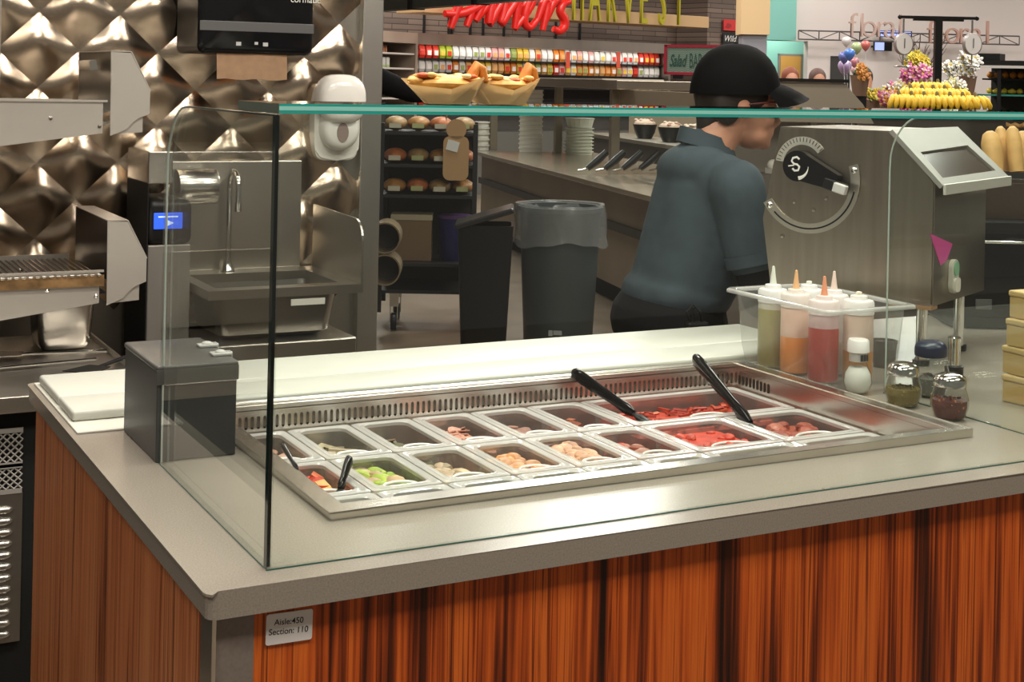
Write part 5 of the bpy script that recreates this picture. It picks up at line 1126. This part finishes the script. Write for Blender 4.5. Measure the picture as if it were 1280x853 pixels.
# hanging scales on a T stand
D9 = 9.0
def P9(px, py, d=D9): return at(px, py, d=d)
tp = P9(1173, 24); rz9 = -YAW
t = thing('scale_stand', 'black T shaped stand above the bananas', 'stand', (tp.x, tp.y, 0), rz9); S9 = D9/FPX
b = new(); bx(b, -.022, -.02, 1.0, .022, .02, tp.z); obj('post', b, BLACKP, t)
b = new(); bx(b, -.24, -.016, tp.z, .24, .016, tp.z+.018); bx(b, -.155, -.014, tp.z-.012, .155, .014, tp.z); obj('cross_bar', b, BLACKP, t)
for s in (-1, 1): b = new(); ell(b, (s*.24, 0, tp.z+.009), .014, 10); obj('end_knob', b, BLACKP, t, smooth=60)
b = new(); bx(b, -.16, -.16, .0, .16, .16, 1.0); obj('pedestal', b, mat('dark_wood', (.05, .035, .025), .5), t)
for k, px in enumerate((1129, 1215)):
    c = P9(px, 55); t = thing('hanging_scale', ('round white dial scale hanging left of the stand post', 'round white dial scale hanging right of the stand post')[k], 'scale', (c.x, c.y, c.z), rz9+.25, 'produce scales on the stand')
    b = new(); lathe(b, [(.056, -.02), (.060, -.014), (.060, .02), (.055, .024)], 28, T(.012, .02, 0) @ Matrix.Diagonal((1, 1, 1.15, 1)) @ RX(PI/2)); obj('case', b, mat('scale_case', (.33, .28, .27), .4, .3), t, smooth=40)
    b = new(); lathe(b, [(.055, 0), (.055, .003)], 28, T(.006, -.004, 0) @ Matrix.Diagonal((1, 1, 1.15, 1)) @ RX(PI/2)); dl = obj('dial', b, mat('dial_white', (.76, .74, .72), .5), t)
    b = new(); bx(b, .004, -.010, -.025, .008, -.0075, .035); obj('needle', b, BLACKM, dl)
    b = new(); tube(b, [(.006, .01, .068), (.006, .01, tp.z-c.z-.002)], .006, 6); obj('hook', b, STEEL2, t)
    b = new(); tube(b, [(.006, .01, -.068), (.006, .01, -.14)], .005, 6); tube(b, [(.006+.05*math.cos(a), .01+.05*math.sin(a), -.14) for a in [2*PI*i/16 for i in range(17)]], .005, 5); obj('pan_hanger', b, STEEL2, t)
# bananas
TZ = at(1165, 138, d=8.5).z
tc_ = at(1165, 138, d=8.6)
t = thing('produce_table', 'dark produce display table under the bananas', 'table', (tc_.x, tc_.y, 0), rz9)
b = new(); bx(b, -.42, -.18, TZ-.05, .42, .25, TZ-.001); obj('table_top', b, mat('dark_wood2', (.07, .045, .03), .5), t); b = new(); bx(b, -.39, -.15, 0, .39, .22, TZ-.051); obj('base', b, mat('dark_wood', (.05, .035, .025), .5), t)
b = new(); bx(b, -.36, -.185, TZ-.034, .36, -.1805, TZ-.004); obj('price_rail', b, mat('price_rail', (.60, .55, .50), .5), t)
BAN = mat('banana_skin', (.78, .50, .03), .5, noise=.12, nscale=12); STM = mat('banana_stem', (.14, .10, .02), .7)
b = new(); tube(b, [(.0, -.012*0, .0), (0, -.030, -.02), (0, -.045, -.055), (0, -.040, -.085)], [.010, .0155, .0155, .007], 8); bmesh.ops.recalc_face_normals(b, faces=b.faces[:]); bm_ = bpy.data.meshes.new('banana'); b.to_mesh(bm_); b.free(); bm_.materials.append(BAN); bm_.polygons.foreach_set('use_smooth', [True]*len(bm_.polygons))
b = new(); tube(b, [(0, 0, -.004), (0, .006, .014), (0, .012, .024)], [.015, .011, .008], 8); sm_ = bpy.data.meshes.new('stem'); b.to_mesh(sm_); b.free(); sm_.materials.append(STM)
tiers = [(7, .225, -.10, .085), (5, .135, -.02, .125), (3, .05, .06, .16)]
for ti, (n_, hw, yy, zz) in enumerate(tiers):
    b = new()
    for i in range(n_):
        x = -hw+2*hw*i/(n_-1)
        p = Vector((tc_.x, tc_.y, 0)) + RT*x + FW*yy
        t = thing('banana_bunch', f'yellow banana bunch, {ordn[i] if i < 6 else "last"} from the left in the {("lowest", "middle", "top")[ti]} row of the pile', 'bananas', (p.x, p.y, TZ+zz), rz9+random.uniform(-.15, .15), 'banana bunches in the pile')
        obj('stem', None, None, t, mesh=sm_)
        for k in range(5): obj('banana', None, None, t, mesh=bm_, loc=((k-2)*.021, -.004*abs(k-2), 0), rot=(random.uniform(-.1, .1), (k-2)*-.14, (k-2)*.16))
    p = Vector((tc_.x, tc_.y, 0)) + FW*(yy+.03)
    o = obj('banana_riser', bmesh.new(), BAN, None) if False else None
    b.free()
    b = new(); bx(b, -hw-.03, -.025, 0, hw+.03, .05, zz-.02, .01); o = obj('display_step', b, mat('step_green', (.10, .12, .03), .7), None, (p.x, p.y, TZ+.0006), (0, 0, rz9)); tag(o, f'{("lowest", "middle", "top")[ti]} display step carrying the bananas', 'display step', 'banana display steps')
# flowers
def bloom(c, m2):
    b = new(); ell(b, (0, 0, 0), (.014, .014, .010), 8, mi=1, m=6)
    for k in range(6): a = k*PI/3; ell(b, (.024*math.cos(a), .024*math.sin(a), .002), (.020, .013, .006), 8, RZ(0), 0, 5) if False else ell(b, (0, 0, 0), (.020, .012, .006), 8, RZ(a) @ T(.024, 0, .003) @ RY(-.3), 0, 5)
    me = bpy.data.meshes.new('bloom'); b.to_mesh(me); b.free(); me.materials.append(mat('petal_%.2f_%.2f_%.2f' % c, c, .6)); me.materials.append(m2); return me
BM_ = {}
LEAF = mat('leaf_green', (.07, .13, .03), .6); YC = mat('flower_heart', (.55, .40, .05), .6)
def bouquet(px, py, d, w_, h_, cols, label, n=18, pot=(.20, .12, .08), pr=.06):
    S_ = d/FPX; c = at(px, py, d=d); hw, hh = w_*S_/2, h_*S_/2; t = thing('bouquet', label, 'flowers', (c.x, c.y, c.z-hh-.12), rz9, 'flower bouquets behind the bananas')
    b = new(); lathe(b, [(pr*.7, 0), (pr, .12), (pr*1.05, .13), (pr*.9, .13), (0, .11)], 16); obj('pot', b, mat('pot_%.2f' % pot[0], pot, .6), t, smooth=40); zf = c.z-hh-.12; b = new(); bx(b, -.035, -.035, -zf+.001, .035, .035, -.0005); obj('stand', b, BLACKM, t)
    b = new()
    for k in range(40):
        a = random.uniform(0, 6.3); q = random.uniform(.2, 1); ell(b, (0, 0, 0), (.022, .010, .003), 6, T(hw*.9*q*math.cos(a), .06*q*math.sin(a), .12+hh*2*random.uniform(0, .9)) @ RZ(a) @ RY(random.uniform(-1, .3)), 0, 4)
    for k in range(8): a = k*.8; tube(b, [(0, 0, .10), (hw*.5*math.cos(a), .04*math.sin(a), .12+hh*1.4)], .004, 5)
    obj('foliage', b, LEAF, t, kind='stuff')
    for k in range(n):
        cc = random.choice(cols); me = BM_.get(cc) or bloom(cc, YC); BM_[cc] = me
        a = random.uniform(-PI, PI); q = math.sqrt(random.random()); x = hw*q*math.cos(a); z = .12+hh+hh*q*math.sin(a)
        s = random.uniform(.7, 1.15); o = obj('bloom', None, None, t, mesh=me, loc=(x, -.05*(1-q*q)-random.uniform(0, .02), z), rot=(1.2+random.uniform(-.5, .3), random.uniform(-.5, .5), random.uniform(0, 1))); o.scale = (s, s, s)
PK, PK2, WH, YE, OR, MG, GN = (.55, .12, .30), (.70, .38, .50), (.74, .72, .68), (.65, .48, .04), (.62, .26, .06), (.35, .05, .16), (.30, .38, .10)
bouquet(1145, 93, 10.2, 44, 24, (PK, PK2, PK), 'pink and mauve bouquet left of the scale stand', 26)
bouquet(1122, 112, 9.6, 34, 18, (OR, YE, WH, PK), 'mixed orange and white bouquet below the pink flowers', 20)
bouquet(1112, 124, 9.2, 26, 16, (PK2, OR, MG), 'salmon bouquet at the left end of the bananas', 16)
bouquet(1195, 90, 10.4, 36, 30, (WH, WH, (.66, .66, .6)), 'white lily bouquet right of the stand post', 30)
bouquet(1210, 82, 10.0, 24, 30, (WH, (.7, .7, .66)), 'tall white orchids under the right scale', 20)
bouquet(1144, 76, 11.0, 32, 18, (YE, (.5, .42, .05)), 'yellow forsythia bunch behind the bare branches', 26)
bouquet(1188, 106, 9.7, 30, 12, (WH, (.62, .6, .3), WH), 'cream roses directly behind the banana pile', 16)
bouquet(1092, 119, 9.4, 24, 16, (GN, YE, GN), 'green and yellow plant left of the salmon bouquet', 14)
bouquet(1075, 90, 9.0, 14, 12, (YE, OR), 'small yellow bouquet above the steel case', 9)
# bare branches
c = at(1150, 88, d=11.2); t = thing('branch_vase', 'bare dark branches standing in a vase among the flowers', 'branches', (c.x, c.y, c.z-.15), rz9)
b = new(); zf = c.z-.15; lathe(b, [(.07, -zf+.001), (.09, -.3), (.05, .08), (.045, .08), (.05, 0), (0, -.09)], 14); obj('vase', b, mat('vase_dark', (.06, .05, .05), .3), t, smooth=40)
def twig(p, d, L_, r, lev):
    b = new(); pts = [p]; q = p.copy(); dd = d.copy()
    for i in range(4): dd = (dd+Vector((random.uniform(-.25, .25), random.uniform(-.2, .2), random.uniform(-.05, .2)))).normalized(); q = q+dd*L_/4; pts.append(q.copy())
    tube(b, pts, [r, r*.85, r*.7, r*.55, r*.4], 6); o = obj('branch', b, mat('bark', (.09, .055, .045), .8), t, smooth=60)
    if lev:
        for k in range(3): i = random.randint(1, 4); twig(pts[i], (dd+Vector((random.uniform(-.9, .9), random.uniform(-.5, .5), random.uniform(.1, .5)))).normalized(), L_*.62, r*.55, lev-1)
for k in range(5): twig(Vector((0, 0, .05)), Vector((-.5+.32*k, random.uniform(-.2, .2), 1)).normalized(), .24, .010, 2)
# balloons
for k, (px, py, r, c_, lab) in enumerate(((1062, 68, 7, (.08, .20, .60), 'blue foil balloon in the middle of the cluster'), (1055, 72, 7, (.14, .16, .42), 'dark blue balloon at the left of the cluster'), (1056, 84, 9, (.42, .30, .50), 'large lilac balloon at the bottom left of the cluster'), (1082, 57, 6, (.62, .16, .14), 'red balloon at the top right of the cluster'), (1071, 60, 7, (.40, .50, .26), 'green patterned balloon in the cluster'), (1068, 78, 6, (.55, .22, .26), 'rose balloon low in the cluster'), (1069, 88, 6, (.68, .40, .42), 'pink and white balloon hanging lowest'), (1058, 52, 6, (.66, .62, .62), 'white balloon at the top of the cluster'))):
    c = at(px, py, d=12+.16*k); s = (12+.16*k)/FPX*r; t = thing('balloon', lab, 'balloon', c, rz9, 'balloons by the white wall')
    b = new(); lathe(b, [(.0, -1.25*s), (.12*s, -1.15*s), (.55*s, -.75*s), (.92*s, -.1*s), (1.0*s, .25*s), (.85*s, .7*s), (.5*s, .95*s), (0, 1.05*s)], 16); obj('skin', b, mat('balloon_%d' % k, c_, .2), t, smooth=70)
    b = new(); tube(b, [(0, 0, -1.2*s), (.01, 0, -1.2*s-.2), (.03, .0, -.6)], .002, 4); obj('ribbon', b, mat('ribbon', (.5, .5, .5), .6), t)
# steel case left of the bananas
A = at(965, 97, d=7.5); B = at(1060, 99, d=7.5); DC = Wall(A, B); zt7 = 1.508
t = thing('deli_case', 'beige steel deli case with a black top behind the worker', 'display case', DC.pt(0, 0, 0), DC.rz)
b = new(); prism(b, [(-.35, 1.30), (DC.L+.14, 1.30), (DC.L+.08, 1.40), (DC.L-.02, zt7), (-.35, zt7)], .0, .32, 'y')
obj('hood', b, mat('case_beige', (.38, .34, .27), .35, .5), t); b = new(); bx(b, -.35, -.03, zt7+.001, DC.L+.0, .33, zt7+.018); obj('black_top', b, BLACKP, t)
b = new(); bx(b, -.35, .05, 0, DC.L+.05, .32, 1.02); obj('base', b, mat('case_base', (.12, .10, .085), .5), t); b = new(); bx(b, DC.L*.55, .05, 1.021, DC.L*.63, .12, 1.299); obj('post', b, STEELD, t); b = new(); bx(b, -.35, .28, 1.021, DC.L, .30, 1.299); obj('back_glass', b, mat('case_back', (.30, .26, .22), .3), t)
for i in range(7):
    u, z = DC.uv(975+i*14, 138); b = new(); R_ = random.Random(i); ell(b, (0, 0, .04), (.035, .035, .035), 10); bx(b, -.03, -.03, 0, .03, .03, .03); o = obj('dough_ball', b, mat('flour_white', (.68, .64, .58), .7), None, DC.pt(u, .16, 1.0208), smooth=60); tag(o, f'pale wrapped roll inside the deli case, {ordn[i] if i < 6 else "last"} from the left', 'bread', 'rolls in the deli case')
# produce case at the right edge
A = at(1222, 100, d=10.5); B = at(1330, 102, d=10.2); PCs = Wall(A, B); zt8 = PCs.uv(1250, 76)[1]; z_s = PCs.uv(1250, 118)[1]
t = thing('produce_case', 'black produce case with a lit canopy at the right edge', 'display case', PCs.pt(0, 0, 0), PCs.rz)
b = new(); bx(b, 0, -.1, zt8-.035, PCs.L, .5, zt8); cn = obj('canopy', b, BLACKP, t); b = new(); bx(b, .02, -.104, zt8-.055, PCs.L, -.09, zt8-.036); obj('light_strip', b, mat('canopy_strip', (.6, .58, .54), .4), cn)
b = new(); prism(b, [(-.02, zt8+.001), (.02, zt8+.05), (.17, zt8+.05), (.17, zt8+.001)], -.08, .1, 'y'); obj('scale_head', b, BLACKP, cn)
b = new(); bx(b, .0, .45, 0, PCs.L, .5, zt8-.036); obj('back_panel', b, mat('case_dark', (.03, .028, .025), .5), t); b = new(); bx(b, .0, -.1, 0, PCs.L, .45, z_s-.25); obj('base', b, mat('case_dark', (.03, .028, .025), .5), t)
for u in (.17,): b = new(); bx(b, u-.012, -.09, z_s-.249, u+.012, -.07, zt8-.056); obj('post', b, BLACKM, t)
zsh = PCs.uv(1250, 98)[1]; b = new(); bx(b, .01, .1, zsh-.012, PCs.L, .449, zsh); obj('shelf', b, BLACKM, t)
b = new(); bx(b, .01, -.05, z_s-.012, PCs.L, .449, z_s); obj('glass_shelf', b, mat('green_glass', (.05, .25, .20), .1), t)
for i in range(11):
    c_ = (.70, .26, .03) if i < 7 else (.60, .44, .30); b = new(); ell(b, (0, 0, .024), (.026, .026, .024), 12); bx(b, -.002, -.002, .045, .002, .002, .052); o = obj('orange', b, mat('fruit_%.2f' % c_[2], c_, .5), None, PCs.pt(.05+.054*(i % 11), .18, zsh+.0006), smooth=70); tag(o, f'{("orange", "pale fruit")[i >= 7]}, {ordw(i)} from the left on the upper shelf of the produce case', 'fruit', 'fruit on the upper produce shelf')
for i in range(11):
    b = new(); tube(b, [(-.03, 0, .018), (0, 0, .024), (.03, 0, .018)], [.010, .022, .008], 10); o = obj('lemon', b, mat('fruit_lemon', (.68, .52, .05), .5), None, PCs.pt(.05+.054*i, .16, z_s+.0006), (0, 0, PCs.rz+random.uniform(-1, 1)), smooth=70); tag(o, f'yellow lemon, {ordw(i)} from the left on the glass produce shelf', 'fruit', 'lemons in the case')
# wooden crate with pretzels below
for i in range(5):
    u, z = PCs.uv(1258+i*11, 133); b = new(); tube(b, [(-.035, 0, .02), (0, -.01, .03), (.035, 0, .02)], [.014, .022, .014], 10); o = obj('pastry', b, mat('pastry', (.50, .22, .05), .5, noise=.2, nscale=30), None, PCs.pt(u, .02, z_s-.2494), (0, 0, PCs.rz), smooth=70); tag(o, f'golden pastry, {ordw(i)} from the left on the produce case base', 'pastry', 'pastries at the right edge')
# bread loaves behind the dough machine
b_ = at(1262, 230, d=3.66)
t = thing('bread_basket', 'dark wicker basket of loaves behind the dough machine', 'basket', (b_.x, b_.y, 0), rz9)
zb7 = 1.17
b = new(); loftrings(b, [[(p[0], p[1], z) for p in rrect(-.16-d_, -.09-d_, .16+d_, .09+d_, .03, 3)] for z, d_ in ((zb7, -.02), (zb7+.09, 0), (zb7+.09, -.008), (zb7+.012, -.026))], True, True); obj('basket', b, mat('wicker', (.05, .03, .02), .7, bump=.6, bscale=40), t)
t = thing('black_warmer', 'black countertop warmer cabinet right of the dough machine', 'cabinet', (b_.x+.09, b_.y-.03, WT+.0006), rz9)
hz = zb7-WT-.0016
b = new(); bx(b, -.26, -.12, 0, .26, .13, hz, .006); obj('body', b, BLACKP, t)
b = new(); bx(b, -.24, -.126, .03, .24, -.1205, hz-.03, .002); dr_ = obj('door', b, BLACKG, t)
b = new(); tube(b, [(-.20, -.127, hz-.05), (-.20, -.15, hz-.05), (-.05, -.15, hz-.05), (-.05, -.127, hz-.05)], .005, 8); obj('handle', b, CHROME, dr_, smooth=60)
for k in range(4): b = new(); bx(b, -.21+k*.09, -.1285, .05, -.17+k*.09, -.1262, .075, .001); obj('key', b, mat('key_grey', (.10, .10, .10), .3), dr_)
LOAF = mat('loaf_gold', (.60, .35, .12), .55, noise=.15, nscale=25)
for k, (px, py0, py1, r) in enumerate(((1237, 158, 215, 13), (1250, 152, 215, 9), (1265, 152, 215, 10), (1277, 158, 215, 10), (1193, 158, 175, 8))):
    if k == 4: continue
    p = at(px, py0+6, d=3.66+.05*(k % 2)); q = at(px+6, py1, d=3.64+.05*(k % 2)); s = 3.5/FPX*r
    b = new(); tube(b, [q-q, (p-q)*.25, (p-q)*.7, (p-q)*.92, (p-q)*1.0], [s*.9, s, s, s*.75, s*.3], 14); o = obj('bread_loaf', b, LOAF, None, q, smooth=70); tag(o, ('wide golden loaf leaning at the left of the basket', 'narrow golden loaf second in the basket', 'golden loaf third in the basket', 'golden loaf at the right edge of the basket')[k], 'bread', 'loaves in the basket')
bpy.data.scenes.remove(TMP)
